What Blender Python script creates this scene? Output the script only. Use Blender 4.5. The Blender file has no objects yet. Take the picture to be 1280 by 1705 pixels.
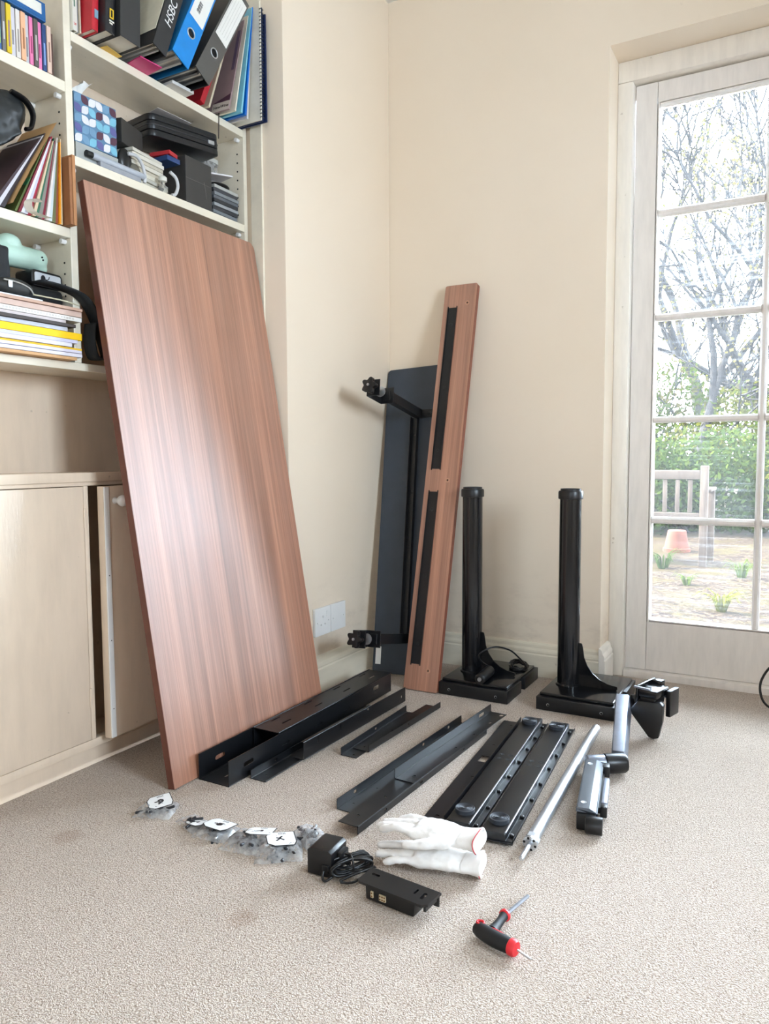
import bpy, bmesh, math, random
from mathutils import Vector, Matrix, Quaternion
from mathutils.geometry import tessellate_polygon

# ------------------------------------------------------------------ scene set-up
SC = bpy.context.scene
COL = SC.collection
R = math.radians
rnd = random.Random(7)

# camera: calibrated from the room's own lines (origin = floor corner between chimney breast and door wall)
F_PX, PITCH, ROLL, YAW = 1245.03, 0.0754327, -0.0049362, 0.508056
CAM = Vector((1.279, -2.3445, 0.72))
fw = Vector((-math.sin(YAW)*math.cos(PITCH), math.cos(YAW)*math.cos(PITCH), -math.sin(PITCH)))
r0 = Vector((math.cos(YAW), math.sin(YAW), 0)); u0 = r0.cross(fw)
rt = r0*math.cos(ROLL) + u0*math.sin(ROLL); up = -r0*math.sin(ROLL) + u0*math.cos(ROLL)
cd = bpy.data.cameras.new('camera'); cam = bpy.data.objects.new('camera', cd); COL.objects.link(cam)
cam.matrix_world = Matrix(((rt.x, up.x, -fw.x, CAM.x), (rt.y, up.y, -fw.y, CAM.y), (rt.z, up.z, -fw.z, CAM.z), (0, 0, 0, 1)))
cd.sensor_fit = 'VERTICAL'; cd.sensor_height = 24.0; cd.lens = 24.0*F_PX/1705.0
cd.clip_start = 0.02; cd.clip_end = 200
SC.camera = cam

# view
vs = SC.view_settings
vs.view_transform = 'Standard'; vs.look = 'None'; vs.gamma = 1.0; vs.use_curve_mapping = False
vs.exposure = 0.58

# world: bright, slightly blue overcast-to-clear spring sky
SKY = 32.0
w = bpy.data.worlds.new('sky'); SC.world = w; w.use_nodes = True
nt = w.node_tree; nt.nodes.clear()
wo = nt.nodes.new('ShaderNodeOutputWorld'); bg = nt.nodes.new('ShaderNodeBackground')
bg.inputs[0].default_value = (0.76, 0.885, 1.0, 1); bg.inputs[1].default_value = SKY
nt.links.new(bg.outputs[0], wo.inputs[0])

# sun over the garden, raking along the house wall so it stays out of the room
sd = bpy.data.lights.new('sun', 'SUN'); sd.energy = 60.0; sd.angle = R(0.6); sd.color = (1.0, 0.9, 0.72)
so = bpy.data.objects.new('sun', sd); COL.objects.link(so)
so.rotation_euler = Vector((.76, .03, -.65)).to_track_quat('-Z', 'Y').to_euler()

# sky portals at the room's openings (guide the daylight sampling, emit nothing)
def portal(loc, rot, sx, sy):
    d = bpy.data.lights.new('sky_portal', 'AREA'); d.shape = 'RECTANGLE'; d.size = sx; d.size_y = sy
    d.cycles.is_portal = True
    o = bpy.data.objects.new('sky_portal', d); COL.objects.link(o); o.location = loc; o.rotation_euler = rot
portal((1.54, 0.27, 0.98), (R(-90), 0, 0), 1.6, 1.9)          # garden door
portal((3.02, -1.75, 1.35), (0, R(90), 0), 1.0, 0.80)          # unseen window added in the right wall
portal((1.9, -4.42, 1.35), (R(90), 0, 0), 0.38, 1.0)             # unseen window added behind the camera

# ------------------------------------------------------------------ mesh helpers
class MB:
    def __init__(s): s.v = []; s.f = []
    def add(s, vs, fs):
        b = len(s.v); s.v += [Vector(p) for p in vs]; s.f += [tuple(b+i for i in f) for f in fs]; return s
    def bx(s, x0, x1, y0, y1, z0, z1, M=None):
        p = [Vector((x, y, z)) for z in (z0, z1) for y in (y0, y1) for x in (x0, x1)]
        if M is not None: p = [M @ q for q in p]
        return s.add(p, [(0, 2, 3, 1), (4, 5, 7, 6), (0, 1, 5, 4), (2, 6, 7, 3), (0, 4, 6, 2), (1, 3, 7, 5)])
    def hexa(s, bot, top):
        return s.add(list(bot)+list(top), [(3, 2, 1, 0), (4, 5, 6, 7), (0, 1, 5, 4), (1, 2, 6, 5), (2, 3, 7, 6), (3, 0, 4, 7)])
    def prism(s, pts, ext):
        n = len(pts); ext = Vector(ext); a = [Vector(p) for p in pts]; b = [p+ext for p in a]
        return s.add(a+b, [tuple(range(n-1, -1, -1)), tuple(range(n, 2*n))] + [(i, (i+1) % n, n+(i+1) % n, n+i) for i in range(n)])
    def tube(s, pts, r, n=8, cap=True, closed=False, flat=1.0, upv=None):
        P = [Vector(p) for p in pts]; m = len(P)
        if isinstance(r, (int, float)): r = [r]*m
        T = []
        for i in range(m):
            if closed: t = P[(i+1) % m]-P[(i-1) % m]
            else: t = P[min(i+1, m-1)]-P[max(i-1, 0)]
            T.append(t.normalized())
        ref = Vector(upv) if upv is not None else (Vector((0, 0, 1)) if abs(T[0].z) < .9 else Vector((1, 0, 0)))
        a = T[0].cross(ref).normalized(); rings = []
        for i in range(m):
            if upv is not None: a = T[i].cross(ref).normalized()
            else: a = (a - T[i]*a.dot(T[i])).normalized()
            b = T[i].cross(a)
            rings.append([P[i] + a*(math.cos(2*math.pi*k/n)*r[i]) + b*(math.sin(2*math.pi*k/n)*r[i]*flat) for k in range(n)])
        vs = [p for g in rings for p in g]; fs = []
        for i in range(m if closed else m-1):
            j = (i+1) % m
            for k in range(n):
                fs.append((i*n+k, j*n+k, j*n+(k+1) % n, i*n+(k+1) % n))
        if cap and not closed:
            fs.append(tuple(range(n))); fs.append(tuple((m-1)*n+k for k in range(n-1, -1, -1)))
        return s.add(vs, fs)
    def cyl(s, p0, p1, r, n=16, r1=None):
        p0 = Vector(p0); p1 = Vector(p1); return s.tube([p0, p1], [r, r if r1 is None else r1], n)
    def lathe(s, o, d, prof, n=20):
        """prof: [(radius, height along d)]"""
        o = Vector(o); d = Vector(d).normalized()
        a = d.orthogonal().normalized(); b = d.cross(a); m = len(prof)
        vs = [o + d*h + a*(math.cos(2*math.pi*k/n)*q) + b*(math.sin(2*math.pi*k/n)*q) for q, h in prof for k in range(n)]
        fs = [(i*n+k, i*n+(k+1) % n, (i+1)*n+(k+1) % n, (i+1)*n+k) for i in range(m-1) for k in range(n)]
        fs.append(tuple(range(n-1, -1, -1))); fs.append(tuple((m-1)*n+k for k in range(n)))
        return s.add(vs, fs)
    def ell(s, c, rx, ry, rz, n=14, m=9, M=None):
        c = Vector(c); vs = []; fs = []
        for i in range(m+1):
            th = math.pi*i/m
            for k in range(n):
                ph = 2*math.pi*k/n
                q = Vector((rx*math.sin(th)*math.cos(ph), ry*math.sin(th)*math.sin(ph), rz*math.cos(th)))
                vs.append(c + (M @ q if M is not None else q))
        for i in range(m):
            for k in range(n):
                fs.append((i*n+k, (i+1)*n+k, (i+1)*n+(k+1) % n, i*n+(k+1) % n))
        return s.add(vs, fs)
    def plate(s, o, u, v, outline, holes, th):
        """flat sheet in the (u,v) frame at o, thickness th along u x v (centred on -th..0), with real through holes"""
        o = Vector(o); u = Vector(u).normalized(); v = Vector(v).normalized(); nrm = u.cross(v).normalized()
        loops = [outline]+list(holes)
        tris = tessellate_polygon([[Vector((p[0], p[1], 0)) for p in L] for L in loops])
        flat = [p for L in loops for p in L]; N = len(flat)
        top = [o+u*p[0]+v*p[1] for p in flat]; bot = [p - nrm*th for p in top]
        fs = [tuple(t) for t in tris] + [tuple(i+N for i in reversed(t)) for t in tris]
        b = 0
        for L in loops:
            m = len(L)
            for i in range(m):
                j = (i+1) % m; fs.append((b+i, b+j, N+b+j, N+b+i))
            b += m
        return s.add(top+bot, fs)
    def xf(s, M):
        s.v = [M @ p for p in s.v]; return s
    def build(s, name, mat, parent=None, smooth=None, bev=0, seg=2, weld=False):
        me = bpy.data.meshes.new(name); me.from_pydata([tuple(p) for p in s.v], [], s.f)
        bm = bmesh.new(); bm.from_mesh(me)
        if weld: bmesh.ops.remove_doubles(bm, verts=bm.verts, dist=1e-6)
        bmesh.ops.recalc_face_normals(bm, faces=bm.faces)
        if bev:
            es = [e for e in bm.edges if len(e.link_faces) == 2 and e.calc_face_angle(0) > R(25)]
            bmesh.ops.bevel(bm, geom=es, offset=bev, segments=seg, affect='EDGES', profile=.5, clamp_overlap=True)
        bm.to_mesh(me); bm.free()
        if smooth is not None:
            me.polygons.foreach_set('use_smooth', [True]*len(me.polygons)); me.set_sharp_from_angle(angle=R(smooth))
        if mat is not None: me.materials.append(mat)
        o = bpy.data.objects.new(name, me); COL.objects.link(o)
        if parent is not None: o.parent = parent
        return o

def rrect(u0, v0, u1, v1, r, n=4):
    out = []
    for cx, cy, a0 in ((u1-r, v1-r, 0), (u0+r, v1-r, 90), (u0+r, v0+r, 180), (u1-r, v0+r, 270)):
        for k in range(n+1):
            a = R(a0+90*k/n); out.append((cx+r*math.cos(a), cy+r*math.sin(a)))
    return out
def slot(cu, cv, lu, lv, n=4):
    r = min(lu, lv)/2*.98; return rrect(cu-lu/2, cv-lv/2, cu+lu/2, cv+lv/2, r, n)[::-1]
def tag(o, label=None, cat=None, group=None, kind=None):
    for k, x in (('label', label), ('category', cat), ('group', group), ('kind', kind)):
        if x: o[k] = x
    return o
def thing(name, label, cat, loc=(0, 0, 0), rz=0, group=None, M=None):
    o = bpy.data.objects.new(name, None); COL.objects.link(o); o.empty_display_size = .02
    if M is not None: o.matrix_world = M
    else: o.location = loc; o.rotation_euler = (0, 0, R(rz))
    return tag(o, label, cat, group)
def frame(o, u, v):
    """matrix with columns u, v (orthogonalised), n=u x v at origin o"""
    u = Vector(u).normalized(); v = Vector(v); v = (v-u*v.dot(u)).normalized(); n = u.cross(v); o = Vector(o)
    return Matrix(((u.x, v.x, n.x, o.x), (u.y, v.y, n.y, o.y), (u.z, v.z, n.z, o.z), (0, 0, 0, 1)))
def struct(o): o['kind'] = 'structure'; return o
def smoothpts(P, n=6, closed=False):
    """Catmull-Rom through P"""
    P = [Vector(p) for p in P]; out = []; m = len(P)
    for i in range(m if closed else m-1):
        if closed: a, b, c, d = P[i-1], P[i], P[(i+1) % m], P[(i+2) % m]
        else: a, b, c, d = P[max(i-1, 0)], P[i], P[i+1], P[min(i+2, m-1)]
        for k in range(n):
            t = k/n
            out.append(.5*((2*b)+(c-a)*t+(2*a-5*b+4*c-d)*t*t+(3*b-a-3*c+d)*t**3))
    if not closed: out.append(P[-1])
    return out

# ------------------------------------------------------------------ materials
def lin(c):
    return tuple((x/255/12.92 if x/255 <= .04045 else ((x/255+.055)/1.055)**2.4) for x in c)+(1.0,)
class NT:
    def __init__(s, name):
        s.m = bpy.data.materials.new(name); s.m.use_nodes = True; s.t = s.m.node_tree; s.n = s.t.nodes
        s.b = s.n['Principled BSDF']; s.out = s.n['Material Output']
    def node(s, typ, **kw):
        q = s.n.new('ShaderNode'+typ)
        for k, x in kw.items():
            if k.startswith('i_'):
                key = k[2:].replace('_', ' ')
                q.inputs[int(key) if key.isdigit() else key].default_value = x
            else: setattr(q, k, x)
        return q
    def link(s, a, b): s.t.links.new(a, b)
    def coords(s, scale=(1, 1, 1), kind='Object', rot=(0, 0, 0)):
        tc = s.node('TexCoord'); mp = s.node('Mapping'); mp.inputs['Scale'].default_value = scale; mp.inputs['Rotation'].default_value = rot
        s.link(tc.outputs[kind], mp.inputs[0]); return mp.outputs[0]
    def ramp(s, fac, stops):
        r = s.node('ValToRGB'); e = r.color_ramp.elements
        while len(e) < len(stops): e.new(.5)
        for q, (p, c) in zip(e, stops): q.position = p; q.color = c if len(c) == 4 else tuple(c)+(1,)
        s.link(fac, r.inputs[0]); return r.outputs[0]
    def noise(s, vec, scale, detail=3, rough=.5):
        q = s.node('TexNoise'); q.inputs['Scale'].default_value = scale; q.inputs['Detail'].default_value = detail; q.inputs['Roughness'].default_value = rough
        if vec is not None: s.link(vec, q.inputs['Vector'])
        return q.outputs['Fac']
    def mix(s, fac, a, b, mode='MIX'):
        q = s.node('MixRGB', blend_type=mode)
        for sock, x in ((q.inputs[0], fac), (q.inputs[1], a), (q.inputs[2], b)):
            if hasattr(x, 'is_linked') or hasattr(x, 'links'): s.link(x, sock)
            else: sock.default_value = x
        return q.outputs[0]
    def bump(s, h, strength=.2, dist=.002):
        q = s.node('Bump'); q.inputs['Strength'].default_value = strength; q.inputs['Distance'].default_value = dist
        s.link(h, q.inputs['Height']); s.link(q.outputs[0], s.b.inputs['Normal'])
    def set(s, **kw):
        for k, x in kw.items():
            key = {'color': 'Base Color', 'rough': 'Roughness', 'metal': 'Metallic', 'spec': 'Specular IOR Level', 'coat': 'Coat Weight', 'coatr': 'Coat Roughness', 'trans': 'Transmission Weight'}[k]
            sock = s.b.inputs[key]
            if hasattr(x, 'links'): s.link(x, sock)
            else: sock.default_value = x
        return s.m
CACHE = {}
def pm(rgb, rough=.6, metal=0, spec=.5, var=.06, coat=0):
    """plain painted / paper / plastic colour (sRGB 0-255) with slight procedural mottling"""
    key = (tuple(rgb), rough, metal, spec, var, coat)
    if key in CACHE: return CACHE[key]
    n = NT('paint_%d_%d_%d' % tuple(rgb)); c = lin(rgb)
    f = n.noise(n.coords(), 35, 3)
    lo = tuple(x*(1-var) for x in c[:3])+(1,); hi = tuple(min(1, x*(1+var)) for x in c[:3])+(1,)
    n.set(color=n.ramp(f, [(.3, lo), (.7, hi)]), rough=rough, metal=metal, spec=spec)
    if coat: n.set(coat=coat, coatr=.12)
    CACHE[key] = n.m; return n.m

def wall_paint():
    n = NT('cream_wall_paint'); c = n.coords()
    big = n.noise(c, 1.6, 3); fine = n.noise(c, 60, 4); mid = n.noise(c, 9, 4, .6)
    col = n.ramp(big, [(.3, lin((233, 216, 194))), (.7, lin((237, 221, 201)))])
    # scuffs and grime with a shape of their own, low on the walls
    tc = n.node('TexCoord'); sp = n.node('SeparateXYZ'); n.link(tc.outputs['Object'], sp.inputs[0])
    lowm = n.ramp(sp.outputs['Z'], [(.10, (1, 1, 1)), (.42, (0, 0, 0))])
    gr = n.ramp(n.noise(n.coords((3, 3, 7)), 3, 6, .7), [(.5, (0, 0, 0)), (.72, (1, 1, 1))])
    g = n.mix(1.0, lowm, gr, 'MULTIPLY'); g = n.mix(1.0, g, (.28, .28, .28, 1), 'MULTIPLY')
    col = n.mix(g, col, lin((152, 124, 100)))
    spk = n.ramp(n.noise(c, 26, 2), [(.77, (0, 0, 0)), (.80, (1, 1, 1))])
    spk = n.mix(1.0, spk, (.3, .3, .3, 1), 'MULTIPLY')
    col = n.mix(spk, col, lin((190, 175, 150)))
    n.set(color=col, rough=.75, spec=.3)
    h = n.mix(.35, mid, fine); n.bump(h, .25, .002)
    return n.m
def gloss_white(name, rgb, rough=.28, brush=(1, 1, 1), bump=.12):
    n = NT(name); c = n.coords(brush)
    f = n.noise(c, 8, 4, .6); g = n.noise(c, 60, 3)
    a = lin(rgb); b = tuple(x*.9 for x in a[:3])+(1,)
    col = n.ramp(f, [(.25, b), (.6, a)])
    spk = n.ramp(n.noise(n.coords(), 55, 2), [(.74, (0, 0, 0)), (.78, (1, 1, 1))])
    spk = n.mix(1.0, spk, (.35, .35, .35, 1), 'MULTIPLY')
    col = n.mix(spk, col, lin((140, 120, 95)))
    n.set(color=col, rough=rough, spec=.5); n.bump(n.mix(.5, f, g), bump, .003)
    return n.m
def carpet():
    n = NT('beige_loop_carpet'); c = n.coords()
    vo = n.node('TexVoronoi', feature='F1'); vo.inputs['Scale'].default_value = 420; vo.inputs['Randomness'].default_value = 1
    wv = n.node('VectorMath', operation='ADD'); nz = n.node('TexNoise'); nz.inputs['Scale'].default_value = 30; n.link(c, nz.inputs['Vector'])
    sc = n.node('VectorMath', operation='SCALE'); sc.inputs['Scale'].default_value = .02; n.link(nz.outputs['Color'], sc.inputs[0])
    n.link(c, wv.inputs[0]); n.link(sc.outputs[0], wv.inputs[1]); n.link(wv.outputs[0], vo.inputs['Vector'])
    fine = n.noise(c, 800, 2, .6); mid = n.noise(c, 310, 3, .6); big = n.noise(c, 2.2, 3)
    col = n.ramp(mid, [(.30, lin((154, 127, 104))), (.45, lin((205, 187, 170))), (.68, lin((232, 221, 210)))])
    dk = n.ramp(vo.outputs['Distance'], [(.30, (1, 1, 1)), (.80, (.50, .44, .38))])
    col = n.mix(.8, col, dk, 'MULTIPLY')
    tint = n.ramp(big, [(.3, (.93, .92, .90)), (.7, (1, 1, 1))]); col = n.mix(1.0, col, tint, 'MULTIPLY')
    # two flattened furniture dents / stains
    for (x, y, rad) in ((.082, -1.441, .022), (.539, -1.476, .018)):
        tc = n.node('TexCoord'); d = n.node('VectorMath', operation='DISTANCE'); d.inputs[1].default_value = (x, y, 0); n.link(tc.outputs['Object'], d.inputs[0])
        ad = n.node('Math', operation='MULTIPLY_ADD'); n.link(mid, ad.inputs[0]); ad.inputs[1].default_value = .03; n.link(d.outputs['Value'], ad.inputs[2])
        m = n.ramp(ad.outputs[0], [(rad+.012, (.38, .38, .38)), (rad+.026, (0, 0, 0))]); col = n.mix(m, col, lin((140, 105, 75)))
    n.set(color=col, rough=.95, spec=.1)
    n.b.inputs['Sheen Weight'].default_value = .25; n.b.inputs['Sheen Roughness'].default_value = .6
    inv = n.node('MapRange'); inv.inputs['From Max'].default_value = .9; inv.inputs['To Min'].default_value = 1; inv.inputs['To Max'].default_value = 0
    n.link(vo.outputs['Distance'], inv.inputs['Value'])
    h = n.mix(.45, inv.outputs[0], mid); h = n.mix(.2, h, fine); n.bump(h, .9, .0045)
    return n.m
def walnut(name='walnut_laminate', tone=1.0):
    n = NT(name); c = n.coords((75, 1.0, 75)); c2 = n.coords((380, 3.0, 380)); c3 = n.coords((24, .4, 24))
    a = n.noise(c, 1, 4, .65); b = n.noise(c2, 1, 3, .6); d = n.noise(c3, 1, 3, .5)
    k = n.mix(.45, a, b)
    col = n.ramp(k, [(.30, lin((122, 76, 56))), (.46, lin((167, 114, 89))), (.64, lin((197, 144, 117)))])
    t = n.ramp(d, [(.33, (.70, .68, .68)), (.62, (1.06, 1.04, 1.02))]); col = n.mix(1.0, col, t, 'MULTIPLY')
    n.set(color=col, rough=.42, spec=1.0, coat=.8, coatr=.40); n.b.inputs['Coat IOR'].default_value = 1.6; n.bump(b, .08, .0004)
    return n.m
def powder(name='black_powder_coat', rgb=(24, 25, 27), rough=.38, bump=.12):
    n = NT(name); c = n.coords(); f = n.noise(c, 900, 2); m = n.noise(c, 14, 3)
    a = lin(rgb); n.set(color=n.ramp(m, [(.3, tuple(x*.85 for x in a[:3])+(1,)), (.7, a)]), rough=rough, spec=.5)
    n.bump(f, bump, .0004); return n.m
def metal(name, rgb, rough=.3, aniso=None):
    n = NT(name); f = n.noise(n.coords((120, 4, 120) if aniso else (1, 1, 1)), 3 if aniso else 60, 3); a = lin(rgb)
    n.set(color=n.ramp(f, [(.3, tuple(x*.86 for x in a[:3])+(1,)), (.7, a)]), rough=rough, metal=1.0); return n.m
def film():
    n = NT('clear_plastic_film'); n.n.remove(n.b)
    tr = n.node('BsdfTransparent'); gl = n.node('BsdfGlossy'); gl.inputs['Roughness'].default_value = .22; gl.inputs[0].default_value=(.9,.9,.9,1); df = n.node('BsdfTranslucent'); d2 = n.node('BsdfDiffuse')
    df.inputs[0].default_value = (.9, .92, .95, 1); d2.inputs[0].default_value = (.9, .92, .95, 1)
    f = n.ramp(n.noise(n.coords(), 70, 4, .6), [(.35, (.16, .16, .16)), (.72, (.62, .62, .62))])
    m0 = n.node('MixShader'); m0.inputs[0].default_value = .5; n.link(df.outputs[0], m0.inputs[1]); n.link(d2.outputs[0], m0.inputs[2])
    m1 = n.node('MixShader'); n.link(f, m1.inputs[0]); n.link(tr.outputs[0], m1.inputs[1]); n.link(m0.outputs[0], m1.inputs[2])
    m2 = n.node('MixShader'); m2.inputs[0].default_value = .07; n.link(m1.outputs[0], m2.inputs[1]); n.link(gl.outputs[0], m2.inputs[2])
    n.link(m2.outputs[0], n.out.inputs[0]); return n.m
def pane_mat(name, haze=.06, smear=.25):
    """thin old window glass with a film of dust and wiped smears"""
    n = NT(name); n.n.remove(n.b)
    tr = n.node('BsdfTransparent'); tr.inputs[0].default_value = (.96, .98, 1, 1); gl = n.node('BsdfGlossy'); gl.inputs['Roughness'].default_value = .02
    df = n.node('BsdfTranslucent'); df.inputs[0].default_value = (.95, .97, 1, 1)
    s1 = n.noise(n.coords((2, 2, 60), rot=(0, R(20), 0)), 2.0, 5, .7); s2 = n.noise(n.coords(), 3.0, 2)
    k = n.mix(1.0, n.ramp(s1, [(.5, (0, 0, 0)), (.8, (smear, smear, smear))]), n.ramp(s2, [(.4, (0, 0, 0)), (.6, (1, 1, 1))]), 'MULTIPLY')
    k = n.mix(1.0, k, (haze, haze, haze, 1), 'ADD')
    fr = n.node('Fresnel'); fr.inputs[0].default_value = 1.45
    m1 = n.node('MixShader'); n.link(k, m1.inputs[0]); n.link(tr.outputs[0], m1.inputs[1]); n.link(df.outputs[0], m1.inputs[2])
    m2 = n.node('MixShader'); n.link(fr.outputs[0], m2.inputs[0]); n.link(m1.outputs[0], m2.inputs[1]); n.link(gl.outputs[0], m2.inputs[2])
    n.link(m2.outputs[0], n.out.inputs[0]); return n.m

M_WALL = wall_paint()
M_CEIL = pm((236, 233, 226), .8, spec=.2)
M_CARPET = carpet()
M_SKIRT = gloss_white('cream_gloss_skirting', (226, 215, 194), .35, (1, 1, 4))
M_FRAME = gloss_white('white_gloss_door_frame', (245, 237, 226), .3, (6, 6, 1), .08)
M_DOOR = gloss_white('off_white_gloss_door', (242, 234, 227), .3, (6, 6, 1), .1)
M_SHELF = gloss_white('cream_gloss_shelving', (236, 226, 206), .25, (3, .6, 3), .05)
M_CUP = gloss_white('cream_brushed_cupboard', (230, 209, 186), .22, (3, 3, .6), .16)
M_WOOD = walnut()
M_BLACK = powder('black_powder_coat', (22, 23, 26), .33, .10)
M_BLACK2 = powder('black_satin_tube', (18, 19, 22), .17, .02)
M_DKPAN = powder('dark_grey_laminate_panel', (55, 63, 74), .5, .3)
M_STEEL = metal('zinc_plated_steel', (214, 220, 226), .42)
M_STEELR = metal('bright_cut_steel', (200, 204, 210), .35)
M_GREYMET = metal('grey_painted_aluminium', (168, 176, 192), .42)
M_PLAST = pm((18, 18, 20), .35, spec=.5)
M_RUBBER = pm((50, 54, 61), .6, spec=.4)
M_FILM = film()
M_PANE = pane_mat('dusty_window_pane', .010, .035)
M_PANE2 = pane_mat('smeared_window_pane', .012, .10)
M_WHITEPL = pm((238, 236, 233), .35, var=.01)

# ================================================================== THE ROOM
CEIL = 2.256
AL = -.27          # alcove back wall
DX0, DX1, DZ = .745, 2.326, 1.925     # door opening
struct(MB().add([(-.27, -4.4, 0), (3.0, -4.4, 0), (3.0, .24, 0), (-.27, .24, 0)], [(0, 1, 2, 3)]).build('floor', M_CARPET))
struct(MB().bx(-.5, 3.1, -4.5, .3, CEIL, CEIL+.1).build('ceiling', M_CEIL))
struct(MB().bx(-.5, 0, -.608, 0, 0, CEIL).build('wall_left', M_WALL, bev=.004, smooth=30))                  # chimney breast
struct(MB().bx(-.5, AL, -4.5, -.608, 0, CEIL).build('wall_alcove', M_CUP))
struct(MB().bx(-.5, DX0, 0, .3, 0, CEIL).bx(DX0, DX1, 0, .3, DZ, CEIL).bx(DX1, 3.1, 0, .3, 0, CEIL).build('wall_back', M_WALL))
WY0, WY1, WZ0, WZ1 = -2.15, -1.35, .85, 1.85
struct(MB().bx(3.0, 3.1, -4.5, WY0, 0, CEIL).bx(3.0, 3.1, WY1, 0, 0, CEIL).bx(3.0, 3.1, WY0, WY1, 0, WZ0).bx(3.0, 3.1, WY0, WY1, WZ1, CEIL).build('wall_right', M_WALL))
WX0, WX1 = 1.71, 2.09
struct(MB().bx(-.27, WX0, -4.5, -4.4, 0, CEIL).bx(WX1, 3.0, -4.5, -4.4, 0, CEIL).bx(WX0, WX1, -4.5, -4.4, 0, WZ0).bx(WX0, WX1, -4.5, -4.4, WZ1, CEIL).build('wall_front', M_WALL))

def fill_window(name, axis, a0, a1, c):  # unseen windows, added to bring more daylight into the room
    t = bpy.data.objects.new(name, None); COL.objects.link(t); struct(t)
    def b(m, p0, p1, z0, z1, th=.03):
        if axis == 'y': m.bx(c-th, c+th, p0, p1, z0, z1)
        else: m.bx(p0, p1, c-th, c+th, z0, z1)
        return m
    m = MB(); b(m, a0, a0+.05, WZ0, WZ1); b(m, a1-.05, a1, WZ0, WZ1); b(m, a0+.05, a1-.05, WZ0, WZ0+.05); b(m, a0+.05, a1-.05, WZ1-.05, WZ1)
    m.build('window_frame', M_FRAME, t)
    n = 2; wd = (a1-a0-.1)/n
    for k in range(1, n): b(MB(), a0+.05+k*wd-.02, a0+.05+k*wd+.02, WZ0+.05, WZ1-.05, .02).build('mullion', M_FRAME, t)
    for k in range(n): b(MB(), a0+.05+k*wd+(.021 if k else .001), a0+.05+(k+1)*wd-(.021 if k < n-1 else .001), WZ0+.051, WZ1-.051, .002).build('pane', M_PANE, t)
fill_window('fill_window_1', 'y', WY0+.001, WY1-.001, 3.05)
fill_window('fill_window_2', 'x', WX0+.001, WX1-.001, -4.45)

# skirting boards: moulded profile (depth, height)
PROF = [(0, 0), (.018, 0), (.018, .070), (.0155, .074), (.0165, .079), (.0155, .085), (.011, .092), (.0095, .101), (.006, .106), (0, .108)]
def skirting(name, p0, p1, out):
    p0 = Vector(p0); p1 = Vector(p1); out = Vector(out)
    return struct(MB().prism([p0+out*d+Vector((0, 0, h)) for d, h in PROF], p1-p0).build(name, M_SKIRT))
skirting('baseboard_left', (0, -.606, .0), (0, -.0005, 0), (1, 0, 0))
skirting('baseboard_back', (.0185, 0, 0), (DX0+.001, 0, 0), (0, -1, 0))
# return of the skirting round the reveal
struct(MB().prism([(DX0+d*1.1, -.018, h*1.07) for d, h in PROF], (0, .118, 0)).build('baseboard_reveal', M_FRAME))
skirting('baseboard_back_right', (DX1, 0, 0), (3.0, 0, 0), (0, -1, 0))

# ---- door frame
FY = .115
struct(MB().bx(DX0, .791, FY, .25, 0, 1.862).build('trim_1', M_FRAME, bev=.003, smooth=30))
struct(MB().bx(2.278, DX1, FY, .25, 0, 1.862).build('trim_2', M_FRAME, bev=.003, smooth=30))
struct(MB().bx(DX0, DX1, FY, .25, 1.863, DZ).build('trim_3', M_FRAME, bev=.003, smooth=30))
struct(MB().bx(.792, 2.277, .118, .25, -.02, .022).build('trim_4', M_DOOR, bev=.004, smooth=30))                # threshold board

# ---- glazed garden door
DY0, DY1 = .147, .187
GZ0, GZ1 = .19, 1.787
PH = (GZ1-GZ0)/5
def bead(m, x0, x1, z0, z1):
    """moulded glazing bar, chamfered towards the room"""
    w = x1-x0; h = z1-z0
    if w < h:
        m.prism([(x0, DY1-.004, z0), (x0, DY0+.012, z0), (x0+w*.3, DY0+.001, z0), (x1-w*.3, DY0+.001, z0), (x1, DY0+.012, z0), (x1, DY1-.004, z0)], (0, 0, h))
    else:
        m.prism([(x0, DY1-.004, z0), (x0, DY0+.012, z0), (x0, DY0+.001, z0+h*.3), (x0, DY0+.001, z1-h*.3), (x0, DY0+.012, z1), (x0, DY1-.004, z1)], (w, 0, 0))
    return m
def door_leaf(name, dx):
    door = bpy.data.objects.new(name, None); COL.objects.link(door); struct(door); door.location = (dx, 0, 0)
    GX = [(.866, 1.161), (1.181, 1.459)]
    MB().bx(.794, .857, DY0, DY1, .0228, 1.857).build('stile', M_DOOR, door, bev=.0015)
    MB().bx(1.468, 1.531, DY0, DY1, .0228, 1.857).build('stile', M_DOOR, door, bev=.0015)
    MB().bx(.8585, 1.4665, DY0, DY1, GZ1+.009, 1.857).build('top_rail', M_DOOR, door, bev=.0015)
    MB().bx(.8585, 1.4665, DY0, DY1, .0228, GZ0-.009).build('bottom_rail', M_DOOR, door, bev=.0015)
    bead(MB(), 1.161, 1.181, GZ0, GZ1).build('glazing_bar', M_DOOR, door)
    for x0, x1 in GX:
        for k in range(1, 5):
            z = GZ0+PH*k; bead(MB(), x0, x1, z-.0105, z+.0105).build('glazing_bar', M_DOOR, door)
    for x0, x1 in ((.857, .866), (1.459, 1.468)): bead(MB(), x0, x1, GZ0-.009, GZ1+.009).build('glazing_bead', M_DOOR, door)
    bead(MB(), .866, 1.459, GZ0-.009, GZ0).build('glazing_bead', M_DOOR, door); bead(MB(), .866, 1.459, GZ1, GZ1+.009).build('glazing_bead', M_DOOR, door)
    for i, (x0, x1) in enumerate(GX):
        for k in range(5):
            z0 = GZ0+PH*k+(.0106 if k else 0.0005); z1 = GZ0+PH*(k+1)-(.0106 if k < 4 else .0005)
            MB().bx(x0+.0005, x1-.0005, .168, .171, z0, z1).build('pane', M_PANE2 if k == 3 else M_PANE, door)
    return door
door_leaf('door_1', 0); door_leaf('door_2', .744)

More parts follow.
